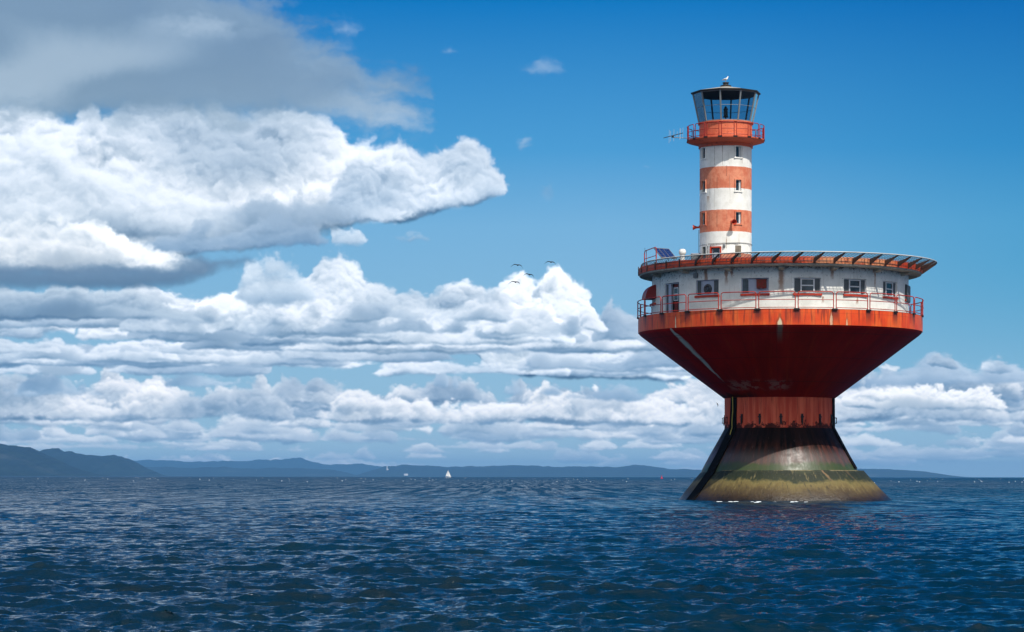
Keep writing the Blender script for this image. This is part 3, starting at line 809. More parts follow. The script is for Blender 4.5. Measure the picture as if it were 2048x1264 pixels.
# ------------------------------------------------------------------ far hills
def hill(name, pts, dist, depth, seed, m):
    pts = np.array(pts, float); rng = np.random.default_rng(seed)
    u = np.arange(pts[0, 0], pts[-1, 0] + 1, 2.5); nu = len(u); nd_ = 22
    hpx = np.maximum(953 - np.interp(u, pts[:, 0], pts[:, 1]), -2)
    t = np.linspace(0, 1, nd_)
    prof = np.sin(np.clip(t / .55, 0, 1) * math.pi / 2) ** .9 * np.where(t > .55, np.cos((t - .55) / .45 * math.pi / 2), 1)
    n = sum(up(up(rng.standard_normal((int(nd_ / c) + 6, int(nu / c) + 6)).astype(F4), np.arange(nd_) / c, 0), np.arange(nu) / c, 1) * a for c, a in ((14., 1.), (6., .55), (2.6, .35), (1.2, .22)))
    V_ = []
    crest = dist + depth * .55
    for i in range(nd_):
        for j in range(nu):
            yy = dist + depth * t[i]
            xx = (u[j] - 1024) / FPX * crest
            H = hpx[j] / FPX * crest
            z = EYE + H * prof[i] * (1 + n[i, j] * .10 * (1 - abs(t[i] - .55))) + n[i, j] * 2.0 - 4
            V_.append((xx + n[i, (j + 7) % nu] * depth * .01, yy, max(z, -3) if 0 < i < nd_ - 1 else -3))
    F_ = [(i * nu + j, i * nu + j + 1, (i + 1) * nu + j + 1, (i + 1) * nu + j) for i in range(nd_ - 1) for j in range(nu - 1)]
    mb = MB(); mb.add(V_, F_); o = mb.build(name, m, smooth=60); tag(o, kind='structure'); return o


m, b = mat('forested_slope', .9, 0, .1); p = objco()
n1 = noise(p, .0018, 8, .7); n2 = noise(p, .009, 6, .7)
c = mixc(sstep(.4, .65, n2), lin((6, 16, 18)), lin((22, 34, 28)))
c = mixc(sstep(.58, .66, n1) * .5, c, lin((70, 74, 72)))
put(b.inputs['Base Color'], c); bump(b, n2, .6, 14.0); HM = m
HS = 2.4
hill("hills", [(-330, 900), (-150, 885), (0, 889), (41, 895), (66, 903), (98, 914), (122, 928), (150, 940), (185, 950), (200, 956)], 5000 * HS, 900 * HS, 1, HM)
hill("hills", [(-200, 905), (73, 903), (110, 901), (146, 901), (183, 907), (195, 911), (232, 916), (261, 923), (276, 934), (293, 946), (310, 956)], 6300 * HS, 900 * HS, 2, HM)
hill("hills", [(200, 940), (276, 935), (354, 933), (415, 936), (470, 934), (600, 936), (690, 944), (712, 952), (745, 940), (764, 934), (817, 931), (866, 932), (988, 931), (1073, 932), (1134, 933), (1190, 931), (1268, 932), (1305, 935), (1403, 936), (1560, 937),
               (1721, 935), (1769, 936), (1816, 937), (1852, 942), (1887, 949), (1930, 956)], 9300 * HS, 1000 * HS, 3, HM)
hill("hills", [(120, 925), (261, 923), (381, 922), (476, 919), (549, 919), (598, 921), (622, 924), (651, 928), (683, 929), (712, 928), (727, 926), (744, 928), (764, 931), (800, 936), (900, 940), (1000, 945), (1100, 956)], 12500 * HS, 1200 * HS, 4, HM)

# ------------------------------------------------------------------ the light on its pier
D0 = 153.0
LX = (1558.7 - 1024) / FPX * D0
LH = empty("lighthouse", (LX, D0, 0), "red and white mushroom-shaped lighthouse standing on a flared pier in the sea", "lighthouse")
SG = 6.14                      # the sight line's own angle; angles read off the photograph less this


def wob(k, s_):
    rr = random.Random(s_); ph = [rr.uniform(0, 6.28) for _ in range(6)]
    return lambda i, a, z: k * sum(math.sin(a * (5 + 4 * j) + ph[j] + z * 2) / (j + 1.5) for j in range(6))


mb = MB(); mb.lathe([(7.6, -1.6), (7.05, -.8), (6.5, 0), (6.05, .5), (5.5, 1.15), (5.02, 1.7), (4.90, 1.84), (4.6, 1.86)], 180, c=lambda z: (.34 - .08 * max(z, 0), 0), jit=wob(.035, 3))
mb.build("pier_apron", A_['apron'], LH)
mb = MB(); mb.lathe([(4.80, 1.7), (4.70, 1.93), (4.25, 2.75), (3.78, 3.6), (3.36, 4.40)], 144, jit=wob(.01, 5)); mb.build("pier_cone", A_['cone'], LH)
mb = MB(); mb.lathe([(3.37, 4.40), (3.35, 4.43), (3.35, 6.27)], 128); mb.build("neck", A_['neck'], LH)
mb = MB(); mb.lathe([(3.33, 6.24), (3.40, 6.26), (6.0, 8.20), (8.45, 10.05), (8.58, 10.17), (8.60, 10.24)], 144); mb.build("bowl", A_['bowl'], LH)
mb = MB(); mb.lathe([(8.60, 10.24), (8.645, 10.245), (8.65, 10.70), (8.64, 11.16), (8.60, 11.18)], 168); mb.build("deck_rim", A_['fascia'], LH)
mb = MB(); mb.lathe([(8.60, 11.18), (7.5, 11.185)], 120); mb.build("deck_floor", A_['deck'], LH)


def curved_wall(mb, rad, z0, z1, ops, th=.22, step=2.5):
    """round wall with real openings: ops = (phi, half angle, z low, z high)"""
    P = sorted(set([round(-180 + step * k, 4) for k in range(int(360 / step) + 1)] + [round(o[0] + s_ * o[1], 4) for o in ops for s_ in (-1, 1)]))
    Z = sorted(set([z0, z1] + [o[2] for o in ops] + [o[3] for o in ops]))
    for a, b in zip(P[:-1], P[1:]):
        if b - a < 1e-3: continue
        for c, d in zip(Z[:-1], Z[1:]):
            mid = ((a + b) / 2, (c + d) / 2)
            if any(abs(mid[0] - o[0]) < o[1] and o[2] < mid[1] < o[3] for o in ops): continue
            mb.add([pol(a, rad, c), pol(b, rad, c), pol(b, rad, d), pol(a, rad, d)], [(0, 1, 2, 3)])
    for ph, h, c, d in ops:
        n = 4
        for s_ in (-1, 1):
            mb.add([pol(ph + s_ * h, rad, c), pol(ph + s_ * h, rad - th, c), pol(ph + s_ * h, rad - th, d), pol(ph + s_ * h, rad, d)], [(0, 1, 2, 3)])
        for z in (c, d):
            for k in range(n):
                a, b = ph - h + 2 * h * k / n, ph - h + 2 * h * (k + 1) / n
                mb.add([pol(a, rad, z), pol(b, rad, z), pol(b, rad - th, z), pol(a, rad - th, z)], [(0, 1, 2, 3)])


RW = 7.8
WZ0, WZ1 = 12.13, 13.03
HW_ = 5.95
wins = [(12 + 22.5 * k - SG, k) for k in range(-3, 4)]
ops = [(p_, HW_, WZ0 if k != -3 else 11.19, WZ1) for p_, k in wins]
mb = MB(); curved_wall(mb, RW, 11.185, 13.70, ops); mbo = mb.build("wall", A_['white'], LH, smooth=20)


def fr_box(mb, M, x0, x1, z0, z1, y0, y1, m_=0):
    mb.box(((x0 + x1) / 2, (y0 + y1) / 2, (z0 + z1) / 2), (abs(x1 - x0), abs(y1 - y0), abs(z1 - z0)), M, m_)


W2 = RW * math.sin(R(HW_)) - .004
for p_, k in wins:
    M = frame_at(p_, RW * math.cos(R(HW_)), 0)
    if k == -3:
        w = MB(); fr_box(w, M, -W2, -W2 + .06, 11.2, 13.02, .06, .16); fr_box(w, M, W2 - .06, W2, 11.2, 13.02, .06, .16); fr_box(w, M, -W2 + .06, W2 - .06, 12.96, 13.02, .06, .16)
        fr_box(w, M, -.42, -.14, 11.2, 12.96, .03, .15)
        dr = w.build("door", A_['panel'], LH, smooth=0)
        for a, b in ((-W2 + .06, -.42), (.55, W2 - .06)): g = MB(); fr_box(g, M, a, b, 11.2, 12.96, .10, .12); g.build("side_light", A_['slate'], dr, smooth=0)
        g = MB(); fr_box(g, M, -.14, .55, 11.2, 12.96, .19, .205); g.build("doorway", A_['black'], dr, smooth=0)
        g = MB()
        for a, b, c, d in ((-.02, .04, 11.95, 12.75), (.44, .50, 11.95, 12.75), (.04, .44, 12.69, 12.75), (.04, .44, 11.95, 12.01), (.04, .44, 12.33, 12.38)): fr_box(g, M, a, b, c, d, .13, .17)
        g.build("door_window_frame", A_['winframe'], dr, smooth=0)
        g = MB(); fr_box(g, M, .04, .44, 12.01, 12.69, .145, .155); g.build("pane", A_['glass'], dr, smooth=0)
        for a, b, c, d in ((.06, .42, 11.2, 11.9), (.02, .46, 12.77, 12.93)): g = MB(); fr_box(g, M, a, b, c, d, .15, .17); g.build("rusted_panel", A_['rustbox'], dr, smooth=0)
        continue
    w = MB()
    for a, b, c, d in ((-W2, -W2 + .05, WZ0, WZ1), (W2 - .05, W2, WZ0, WZ1), (-W2 + .05, W2 - .05, WZ1 - .05, WZ1), (-W2 + .05, W2 - .05, WZ0, WZ0 + .04)): fr_box(w, M, a, b, c + .003, d - .003, .07, .14)
    wi = w.build("window", A_['winframe'] if k > -1 else A_['panel'], LH, smooth=0)
    if k >= 0:
        for a, b in ((-W2 + .05, -.40), (.44, W2 - .05)): g = MB(); fr_box(g, M, a, b, WZ0 + .04, WZ1 - .05, .10, .115); g.build("side_light", A_['slate'], wi, smooth=0)
        g = MB()
        for a, b, c, d in ((-.40, -.32, WZ0 + .04, WZ1 - .05), (.36, .44, WZ0 + .04, WZ1 - .05), (-.32, .36, 12.55, 12.62), (-.32, .36, WZ1 - .10, WZ1 - .05), (-.32, .36, WZ0 + .04, WZ0 + .08)): fr_box(g, M, a, b, c, d, .05, .12)
        g.build("sash", A_['winframe'], wi, smooth=0)
        g = MB(); fr_box(g, M, -.32, .36, WZ0 + .08, WZ1 - .10, .095, .105); g.build("pane", A_['glass'], wi, smooth=0)
    elif k == -1:
        g = MB(); fr_box(g, M, -W2 + .05, -.40, WZ0 + .04, WZ1 - .05, .10, .115); g.build("pane", A_['glass'], wi, smooth=0)
        g = MB(); fr_box(g, M, -.34, W2 - .05, WZ0 + .04, WZ1 - .05, .09, .12); fr_box(g, M, -.40, -.34, WZ0 + .04, WZ1 - .05, .06, .12); g.build("blank_panel", A_['panel'], wi, smooth=0)
        g = MB(); fr_box(g, M, .10, .66, 12.44, 12.92, -.10, .085)
        fr_box(g, M, .06, .70, 12.92, 12.95, -.13, .085); fr_box(g, M, .14, .30, 12.40, 12.44, -.09, .02); fr_box(g, M, .42, .56, 12.41, 12.44, -.09, .02)
        g.build("rusted_vent_box", A_['rustbox'], wi, smooth=0)
    else:
        for a, b in ((-W2 + .05, -.44), (.42, W2 - .05)): g = MB(); fr_box(g, M, a, b, WZ0 + .04, WZ1 - .05, .10, .115); g.build("pane", A_['slate'], wi, smooth=0)
        g = MB(); fr_box(g, M, -.44, .42, WZ0 + .04, WZ1 - .05, .08, .12); fr_box(g, M, -.44, -.38, WZ0 + .04, WZ1 - .05, .04, .08); g.build("blank_panel", A_['panel'], wi, smooth=0)
        g = MB(); rg = MB()
        rg.lathe([(.13, .02), (.20, .10), (.27, .06), (.29, 0), (.27, -.04)], 28); 
        Mf = M @ Matrix.Translation((0, .06, 12.50)) @ Matrix.Rotation(R(90), 4, 'X')
        g.add([Mf @ Vector(v) for v in rg.v], rg.f); rg = MB(); rg.lathe([(.0, .05), (.09, .05), (.11, .0)], 16); g.add([Mf @ Vector(v) for v in rg.v], rg.f)
        for q in range(6): fr_box(g, Mf @ Matrix.Rotation(R(60 * q), 4, 'Z'), .08, .2, -.012, .012, .0, .03)
        g.build("round_fan", A_['fan'], wi)
    s_ = MB(); fr_box(s_, M, -W2 - .05, W2 + .05, WZ0 - .13, WZ0 - .004, -.09, .10)
    s_.build("sill", A_['sill'], wi, smooth=0)
# dark red hood over the opening far round to the left
M = frame_at(-78 - SG, RW - .01, 0); g = MB(); n = 10
cs = []
for x in (-.75, .75):
    ring = [(x, 0.03, 12.25), (x, 0.03, 13.08)] + [(x, -.62 * math.sin(R(9 * k)), 12.25 + .83 * math.cos(R(9 * k))) for k in range(1, n + 1)]
    cs.append([M @ Vector(v) for v in ring])
nn = len(cs[0]); g.add(cs[0] + cs[1], [(i, (i + 1) % nn, nn + (i + 1) % nn, nn + i) for i in range(nn)] + [tuple(range(nn)), tuple(range(nn, 2 * nn))])
hd = g.build("window_hood", A_['hood'], LH)
g = MB(); fr_box(g, M, -.75, .75, 11.9, 12.0, -.14, .02); g.build("sill", A_['sill'], hd, smooth=0)
# shutters on the opening far round to the right
M = frame_at(79 - SG, RW - .02, 0)
for a, b in ((-.72, -.06), (.04, .72)):
    g = MB(); fr_box(g, M, a, b, 12.0, 13.0, -.10, .0); fr_box(g, M, a + .06, b - .06, 12.06, 12.94, -.12, -.10); g.build("shutter", A_['slate'], LH, smooth=0)
# small meter box and its conduit
M = frame_at(-38.8 - SG, RW, 0); g = MB(); fr_box(g, M, -.14, .14, 13.18, 13.46, -.12, .02); fr_box(g, M, -.09, .09, 13.23, 13.41, -.135, -.12); g.tube([M @ Vector((0, -.02, 13.46)), M @ Vector((0, -.02, 13.68))], .02)
g.build("meter_box", A_['cabinet'], LH, smooth=0)
for k in range(16):
    p_ = .7 - SG + 22.5 * k; M = frame_at(p_, RW, 0); g = MB()
    vs = [(x, y_, z) for x in (-.16, .16) for y_, z in ((.02, 13.68), (-.52, 13.68), (-.50, 13.58), (.02, 13.45))]
    g.add([M @ Vector(v) for v in vs], [(0, 1, 2, 3), (4, 7, 6, 5), (0, 4, 5, 1), (1, 5, 6, 2), (2, 6, 7, 3), (3, 7, 4, 0)])
    g.build("corbel", A_['concrete'], LH, smooth=0)
mb = MB(); mb.lathe([(7.6, 13.685), (8.46, 13.685), (8.56, 13.71), (8.585, 13.76), (8.585, 13.80)], 168, jit=wob(.006, 9)); mb.build("roof_slab", A_['concrete'], LH)
mb = MB(); mb.lathe([(8.585, 13.795), (8.62, 13.80), (8.62, 14.17), (8.60, 14.19), (8.42, 14.19), (8.40, 14.06)], 168); mb.build("parapet", A_['parapet'], LH)
mb = MB(); mb.lathe([(8.40, 14.06), (0.01, 14.062)], 120); mb.build("roof_floor", A_['deck'], LH)

# helideck net: ring, arms, mesh
NC, NR, NZ = (.5, -.25), 8.95, 14.42
def npt(ph, t, sag=0.0):
    a = pol(ph, 8.63, 14.10); b = pol(ph, NR, NZ, NC)
    q = a.lerp(b, t); q.z -= sag * math.sin(math.pi * t); return q
g = MB(); g.tube([npt(2 * k, 1) for k in range(180)], .030, 8, closed=True); g.build("net_ring", A_['ring'], LH)
for k in range(45):
    ph = 5.3 - SG + 8 * k; g = MB()
    t1 = Vector((math.cos(R(ph)), math.sin(R(ph)), 0)) * .03
    a, b_, c_, e_ = pol(ph, 8.625, 13.82), pol(ph, 8.625, 14.16), npt(ph, 1) + Vector((0, 0, -.01)), pol(ph, 8.74, 13.98)
    out = (pol(ph, 1, 0)).normalized()
    if (c_ - pol(ph, 8.625, c_.z)).dot(out) < .12:
        P4 = [a, a + out * .05, b_ + out * .05 + Vector((0, 0, .12)), b_ + Vector((0, 0, .12))]
    else:
        P4 = [a, e_, c_, c_ + Vector((0, 0, -.05)), b_ + out * .01]
        P4 = [a, a + out * .07 + Vector((0, 0, .02)), c_ + Vector((0, 0, -.04)), c_, b_ + out * .02 + Vector((0, 0, -.02))]
    n = len(P4); g.add([v - t1 for v in P4] + [v + t1 for v in P4], [(i, (i + 1) % n, n + (i + 1) % n, n + i) for i in range(n)] + [tuple(range(n)), tuple(range(n, 2 * n))])
    g.build("net_arm", A_['arm'], LH, smooth=0)
g = MB(); rr = random.Random(4)
for k in range(240):
    ph = 1.5 * k; g.tube([npt(ph, t, .03) for t in (0, .5, 1)], .012, 4)
for t in (.16, .36, .56, .76, .9):
    g.tube([npt(2 * k, t, .03 + .012 * math.sin(k * .8)) for k in range(180)], .012, 4, closed=True)
g.tube([pol(2 * k, 8.66, 13.96 + .035 * abs(math.sin(k * math.pi / 4 + .3)) - .03) for k in range(180)], .010, 4, closed=True)
for k in range(120): ph = 3 * k; g.tube([pol(ph, 8.655, 13.94), npt(ph, .1)], .008, 4)
g.build("safety_net", A_['wire'], LH)


# railing panels: pipe frame with rounded corners, two rails, dark foot block at the joint
def rail_panel(rad, half, z0, h, rails, r, cr=.14, n=8):
    g = MB(); dg = math.degrees(1 / rad)
    pts = [pol(-half, rad, z0), pol(-half, rad, z0 + h - cr)]
    for k in range(1, 4):
        a = R(90 * k / 4); pts.append(pol(-half + cr * (1 - math.cos(a)) * dg, rad, z0 + h - cr + cr * math.sin(a)))
    pts += [pol(-half + cr * dg + (2 * half - 2 * cr * dg) * k / n, rad, z0 + h) for k in range(n + 1)]
    for k in range(1, 4):
        a = R(90 - 90 * k / 4); pts.append(pol(half - cr * (1 - math.cos(a)) * dg, rad, z0 + h - cr + cr * math.sin(a)))
    pts += [pol(half, rad, z0 + h - cr), pol(half, rad, z0)]
    g.tube(pts, r, 8)
    for q in rails: g.tube([pol(-half + 2 * half * k / n, rad, z0 + q) for k in range(n + 1)], r * .8, 6)
    return g


g = rail_panel(8.68, 6.95, 11.10, 1.06, (.15, .60), .030)
pan = g.build("railing_panel", A_['rail'], LH)
g = MB(); M = frame_at(7.5, 8.70, 0); fr_box(g, M, -.16, .16, 11.10, 11.20, -.03, .07)
blk = g.build("foot_block", A_['black'], pan, smooth=0)
for k in range(24):
    ang = R(.4 + 7.5 + 15 * k)
    if k == 0: pan.rotation_euler = (0, 0, ang)
    else:
        q = pan.copy(); COL.objects.link(q); q.parent = LH; q.rotation_euler = (0, 0, ang)
        b2 = blk.copy(); COL.objects.link(b2); b2.parent = q

# black ribs down the pier, painted to stand for recesses in shadow, slots and handles on the neck
for pt_, pb, name in ((-60.7, -66.5, 'l'), (69.5, 72.0, 'r')):
    prof = [(3.35, 6.22), (3.35, 4.43), (4.25, 2.75), (4.72, 1.95), (4.95, 1.80), (5.5, 1.15), (6.05, .5), (6.5, 0), (7.1, -.9)]
    if pt_ > 0: prof = prof[:4]
    g = MB(); vs = []
    for r_, z in prof:
        f = (6.22 - z) / 7.0; ph = pt_ + (pb - pt_) * f; wd = (.30 + .20 * f) * (1 if pt_ < 0 else .8)
        rr_ = r_ + (.34 - .08 * max(z, 0) if z < 1.85 else 0) * math.sin(R(ph))
        M = frame_at(ph, rr_, 0)
        vs += [M @ Vector((-wd, .15, z)), M @ Vector((-wd, -.05, z + .02)), M @ Vector((wd, -.05, z + .02)), M @ Vector((wd, .15, z))]
    fs = [(4 * i + j, 4 * i + (j + 1) % 4, 4 * i + 4 + (j + 1) % 4, 4 * i + 4 + j) for i in range(len(prof) - 1) for j in range(4)] + [(0, 1, 2, 3)]
    g.add(vs, fs); g.build("recess_shade_rib", A_['blackrib'], LH, smooth=0)
for th in (-42, -20.4, 1.5, 23.7, 46, 68, -96, -118):
    M = frame_at(th - SG, 3.35, 0); g = MB(); fr_box(g, M, -.06, .06, 4.70, 5.24, -.05, .02); fr_box(g, M, -.10, .10, 5.02, 5.10, -.08, -.05); fr_box(g, M, -.035, .035, 4.6, 5.0, -.09, -.05)
    g.build("mooring_bracket", A_['black'], LH, smooth=0)
for th in (-88, -70, 84, 96):
    M = frame_at(th - SG, 3.34, 0); g = MB(); g.tube([M @ Vector(v) for v in ((0, .02, 5.05), (0, -.14, 5.05), (0, -.14, 4.72), (0, .02, 4.72))], .03, 6)
    g.tube([M @ Vector(v) for v in ((0, -.02, 5.12), (0, -.02, 4.65))], .035, 6); g.build("handle", A_['black'], LH)

# ------------------------------------------------------------------ tower on the roof
TC = Vector((-3.27, .5, 0)); TS = 4.9; RT = 1.59
tw = []
for zz0, zz1 in ((20.9, 21.56), (18.85, 19.52), (16.86, 17.56)):
    for th in (29, -57): tw.append((th - TS, 7.0, zz0, zz1))
tops = list(tw) + [(-22 - TS, 11.5, 14.07, 15.42), (-57 - TS, 7.5, 14.07, 15.50), (29 - TS, 7.5, 14.3, 15.52)]
g = MB(); curved_wall(g, RT, 14.065, 21.62, tops, th=.14, step=5)
tower = g.build("tower", A_['tower'], LH, loc=TC, smooth=20)
W3_ = RT * math.sin(R(7))
for ph, hw, z0, z1 in tw:
    M = frame_at(ph, RT * math.cos(R(7)), 0)
    orange = z0 < 20 and z0 > 0
    g = MB()
    for a, b, c, d in ((-W3_ - .06, -W3_ + .005, z0 - .02, z1 + .06), (W3_ - .005, W3_ + .06, z0 - .02, z1 + .06), (-W3_ + .005, W3_ - .005, z1 - .005, z1 + .06), (-W3_ - .10, W3_ + .10, z0 - .08, z0 - .02)): fr_box(g, M, a, b, c, d, -.05, .03)
    f = g.build("window_surround", A_['tower'], tower, smooth=0)
    g = MB()
    for a, b, c, d in ((-W3_ + .006, -W3_ + .035, z0, z1), (W3_ - .045, W3_ - .006, z0, z1), (-W3_ + .035, W3_ - .045, z0 + .001, z0 + .03), (-W3_ + .035, W3_ - .045, z1 - .03, z1 - .006)): fr_box(g, M, a, b, c, d, .05, .10)
    fr_box(g, M, .075, W3_ - .045, z0 + .03, z1 - .03, .06, .11)
    g.build("window_frame", A_['winframe'], tower, smooth=0)
    g = MB(); fr_box(g, M, -W3_ + .035, .075, z0 + .03, z1 - .03, .08, .09); g.build("pane", A_['glass'], tower, smooth=0)
M = frame_at(-22 - TS, RT, 0); g = MB()
for a, b, c, d in ((-.37, -.29, 14.07, 15.46), (.29, .35, 14.07, 15.46), (-.29, .29, 15.38, 15.46)): fr_box(g, M, a, b, c, d, -.05, .08)
dr = g.build("tower_door", A_['redframe'], tower, smooth=0)
# (sub-parts of the lighthouse stop one level below the tower)
g = MB(); fr_box(g, M, -.29, .29, 14.08, 15.38, .10, .12); g.build("doorway_glass", A_['glass'], tower, smooth=0)
g = MB(); fr_box(g, M, -.14, .12, 14.6, 15.1, .06, .10); fr_box(g, M, -.25, -.2, 14.1, 15.3, .06, .10); fr_box(g, M, .2, .25, 14.1, 15.3, .06, .10); g.build("door_bars", A_['panel'], tower, smooth=0)
M = frame_at(29 - TS, RT, 0); g = MB()
for j in range(4): fr_box(g, M, -.195 + .098 * j, -.105 + .098 * j, 14.3, 15.50, .0 + .01 * (j % 2), .04)
g.build("boarded_door", A_['door'], tower, smooth=0)
M = frame_at(-57 - TS, RT, 0); g = MB(); fr_box(g, M, -.19, .19, 14.08, 15.49, .10, .12); fr_box(g, M, -.02, .02, 14.08, 15.49, .07, .10); g.build("dark_opening", A_['slate'], tower, smooth=0)
g = MB(); g.tube([pol(a, RT + .03, 15.66 + .03 * math.sin(a * .04)) for a in range(-46, 150, 6)], .014, 6)
g.tube([pol(-36 - TS, RT + .03, 14.3), pol(-36 - TS, RT + .03, 15.45), pol(-34 - TS, RT + .03, 15.58), pol(-30 - TS, RT + .03, 15.63), pol(0, RT + .03, 15.62), pol(20, RT + .03, 15.60), pol(60, RT + .03, 15.56), pol(110, RT + .03, 15.50)], .011, 6)
g.tube([pol(-43 - TS, RT + .03, 14.2), pol(-43 - TS, RT + .03, 15.5), pol(-46 - TS, RT + .03, 15.6), pol(-60 - TS, RT + .03, 15.62), pol(-90, RT + .03, 15.60)], .011, 6)
g.build("cable", A_['cable'], tower)
M = frame_at(-8, RT + .01, 0); g = MB(); q = MB(); q.lathe([(.0, .10), (.05, .09), (.08, .05), (.085, 0)], 14); g.add([M @ Matrix.Translation((0, 0, 15.48)) @ Matrix.Rotation(R(90), 4, 'X') @ Matrix.Diagonal((1, 1.5, 1, 1)) @ Vector(v) for v in q.v], q.f)
g.build("wall_lamp", A_['cabinet'], tower)
for ph, z, yaw in ((8, 16.90, 12), (-96, 16.78, 0)):
    M = frame_at(ph, RT, z) @ Matrix.Rotation(R(yaw), 4, 'Z') @ Matrix.Rotation(R(90), 4, 'X')
    g = MB(); q = MB(); q.lathe([(.06, -.05), (.06, .14), (.075, .20), (.11, .30), (.165, .40), (.17, .42), (.155, .42), (.09, .28), (.03, .2)], 24); g.add([M @ Vector(v) for v in q.v], q.f)
    fr_box(g, M, -.05, .05, -.16, .05, .0, .12)
    g.build("fog_horn", A_['redframe'], tower)
g = MB(); g.tube([pol(-98, RT + .05, 16.62), pol(-98, RT + .05, 14.2)], .02, 6); g.build("conduit", A_['steel'], tower)
# gallery
g = MB(); g.lathe([(1.585, 21.60), (1.66, 21.60), (1.67, 21.80), (2.33, 21.98), (2.38, 22.02), (2.38, 22.09), (1.0, 22.10)], 96, c=(TC.x, TC.y)); gal = g.build("gallery", A_['gallery'], LH)
g = MB(); g.lathe([(1.62, 22.102), (1.62, 23.06), (1.70, 23.07), (1.70, 23.13), (1.5, 23.14)], 80); lw = g.build("lantern_wall", A_['lanternw'], LH, loc=TC)
g = rail_panel(2.36, 9.35, 22.03, .90, (.16, .50), .024, cr=.09, n=6); gp = g.build("gallery_railing", A_['railw'], LH, loc=TC)
g = MB(); M = frame_at(11.25, 2.36, 0); fr_box(g, M, -.13, .13, 22.0, 22.10, -.04, .05); gb = g.build("foot_block", A_['black'], gp, smooth=0)
for k in range(16):
    ang = R(-13.0 + 11.25 + 22.5 * k)
    if k == 0: gp.rotation_euler = (0, 0, ang)
    else:
        q = gp.copy(); COL.objects.link(q); q.parent = LH; q.rotation_euler = (0, 0, ang)
        b2 = gb.copy(); COL.objects.link(b2); b2.parent = q
# lantern room: ten leaning panes
lan = MB(); lan.lathe([(1.695, 23.14), (1.70, 23.19), (1.62, 23.19), (1.615, 23.14)], 10, a0=-14.4, a1=345.6)
lr = lan.build("lantern_sill", A_['mullion'], LH, loc=TC, smooth=0)
R0, Z0_, R1, Z1_ = 1.66, 23.17, 2.04, 24.93
A0 = -45.5 - TS
for k in range(10):
    a, b = A0 + 36 * k, A0 + 36 * (k + 1)
    p0, p1 = pol(a, R0, Z0_), pol(a, R1, Z1_)
    g = MB(); t1 = Vector((math.cos(R(a)), math.sin(R(a)), 0)) * .045; o1 = pol(a, 1, 0).normalized() * .035
    vs = [p + s1 * t1 + s2 * o1 for p in (p0, p1) for s1, s2 in ((-1, -1), (1, -1), (1, 1), (-1, 1))]
    g.add(vs, [(0, 1, 2, 3), (4, 7, 6, 5)] + [(i, (i + 1) % 4, 4 + (i + 1) % 4, 4 + i) for i in range(4)]); g.build("mullion", A_['mullion'], LH, loc=TC, smooth=0)
    q0, q1 = pol(b, R0, Z0_), pol(b, R1, Z1_)
    g = MB(); g.add([p0, q0, q1, p1], [(0, 1, 2, 3)]); pn = g.build("lantern_pane", A_['lglass'], LH, loc=TC, smooth=0)
    g = MB(); t = .50; g.tube([p0.lerp(p1, t), q0.lerp(q1, t)], .014, 6); g.tube([p0.lerp(p1, .985), q0.lerp(q1, .985)], .03, 6); g.build("transom", A_['mullion'], pn)
g = MB(); g.lathe([(.01, 24.885), (2.02, 24.885), (2.04, 24.90)], 10, a0=A0, a1=A0 + 360); g.build("lantern_ceiling", A_['ceil'], LH, loc=TC, smooth=0)
g = MB(); g.lathe([(2.045, 24.91), (2.15, 24.93), (2.17, 25.0), (2.15, 25.01)], 10, a0=A0, a1=A0 + 360); g.build("roof_edge", A_['roofedge'], LH, loc=TC, smooth=0)
g = MB(); g.lathe([(2.15, 25.012), (.30, 25.38), (.30, 25.43)], 10, a0=A0, a1=A0 + 360); rf = g.build("lantern_roof", A_['lroof'], LH, loc=TC, smooth=0)
g = MB(); g.lathe([(.30, 25.40), (.34, 25.42), (.34, 25.46), (.17, 25.52), (.15, 25.60), (.20, 25.61), (.20, 25.66), (.01, 25.68)], 24); g.build("roof_cap", A_['roofedge'], rf)
g = MB(); g.lathe([(.05, 23.14), (.05, 23.5), (.17, 23.52), (.17, 23.56), (.13, 23.6), (.12, 23.95), (.15, 23.97), (.15, 24.0), (.02, 24.22), (.01, 24.22)], 16)
g.build("lamp", A_['slate'], LH, loc=TC)


# ------------------------------------------------------------------ things that stand on the light
def wld(x, y, z): return (LX + x, D0 + y, z)
AN = empty("antenna", wld(TC.x - 2.36, TC.y, 22.3), "thin directional aerial sticking out to the left of the lantern gallery", "antenna")
def ap(u, v): return Vector(((u - 1455 + 77) / 32.68 + 0, 0, (953 - v) / 32.68 + 1.45 - 22.3))
def zp(x, y): return ap(1300 + x / 6.653, 130 + y / 6.653)
g = MB(); g.tube([zp(330, 946), zp(600, 960)], .022, 6); g.tube([zp(600, 960), zp(600, 960) + Vector((.3, 0, 0))], .022, 6); g.build("arm", A_['steel'], AN)
g = MB(); g.tube([zp(202, 953), zp(463, 886)], .024, 6); fr_box(g, Matrix.Translation(zp(325, 938)), -.07, .07, -.05, .05, -.05, .05); g.build("boom", A_['cable'], AN)
for x, y0, y1 in ((277, 845, 1025), (296, 850, 990), (340, 840, 1000), (383, 905, 990), (420, 800, 960), (430, 900, 1040), (460, 800, 950)):
    g = MB(); t = (x - 202) / 261; q = zp(x, (y0 + y1) / 2); q.z = zp(202, 953).lerp(zp(463, 886), t).z; l = (y1 - y0) / 6.653 / 32.68 / 2
    g.tube([q + Vector((-.01, -.03, -l)), q + Vector((.01, .03, l))], .008, 5); g.build("element", A_['ring'], AN)

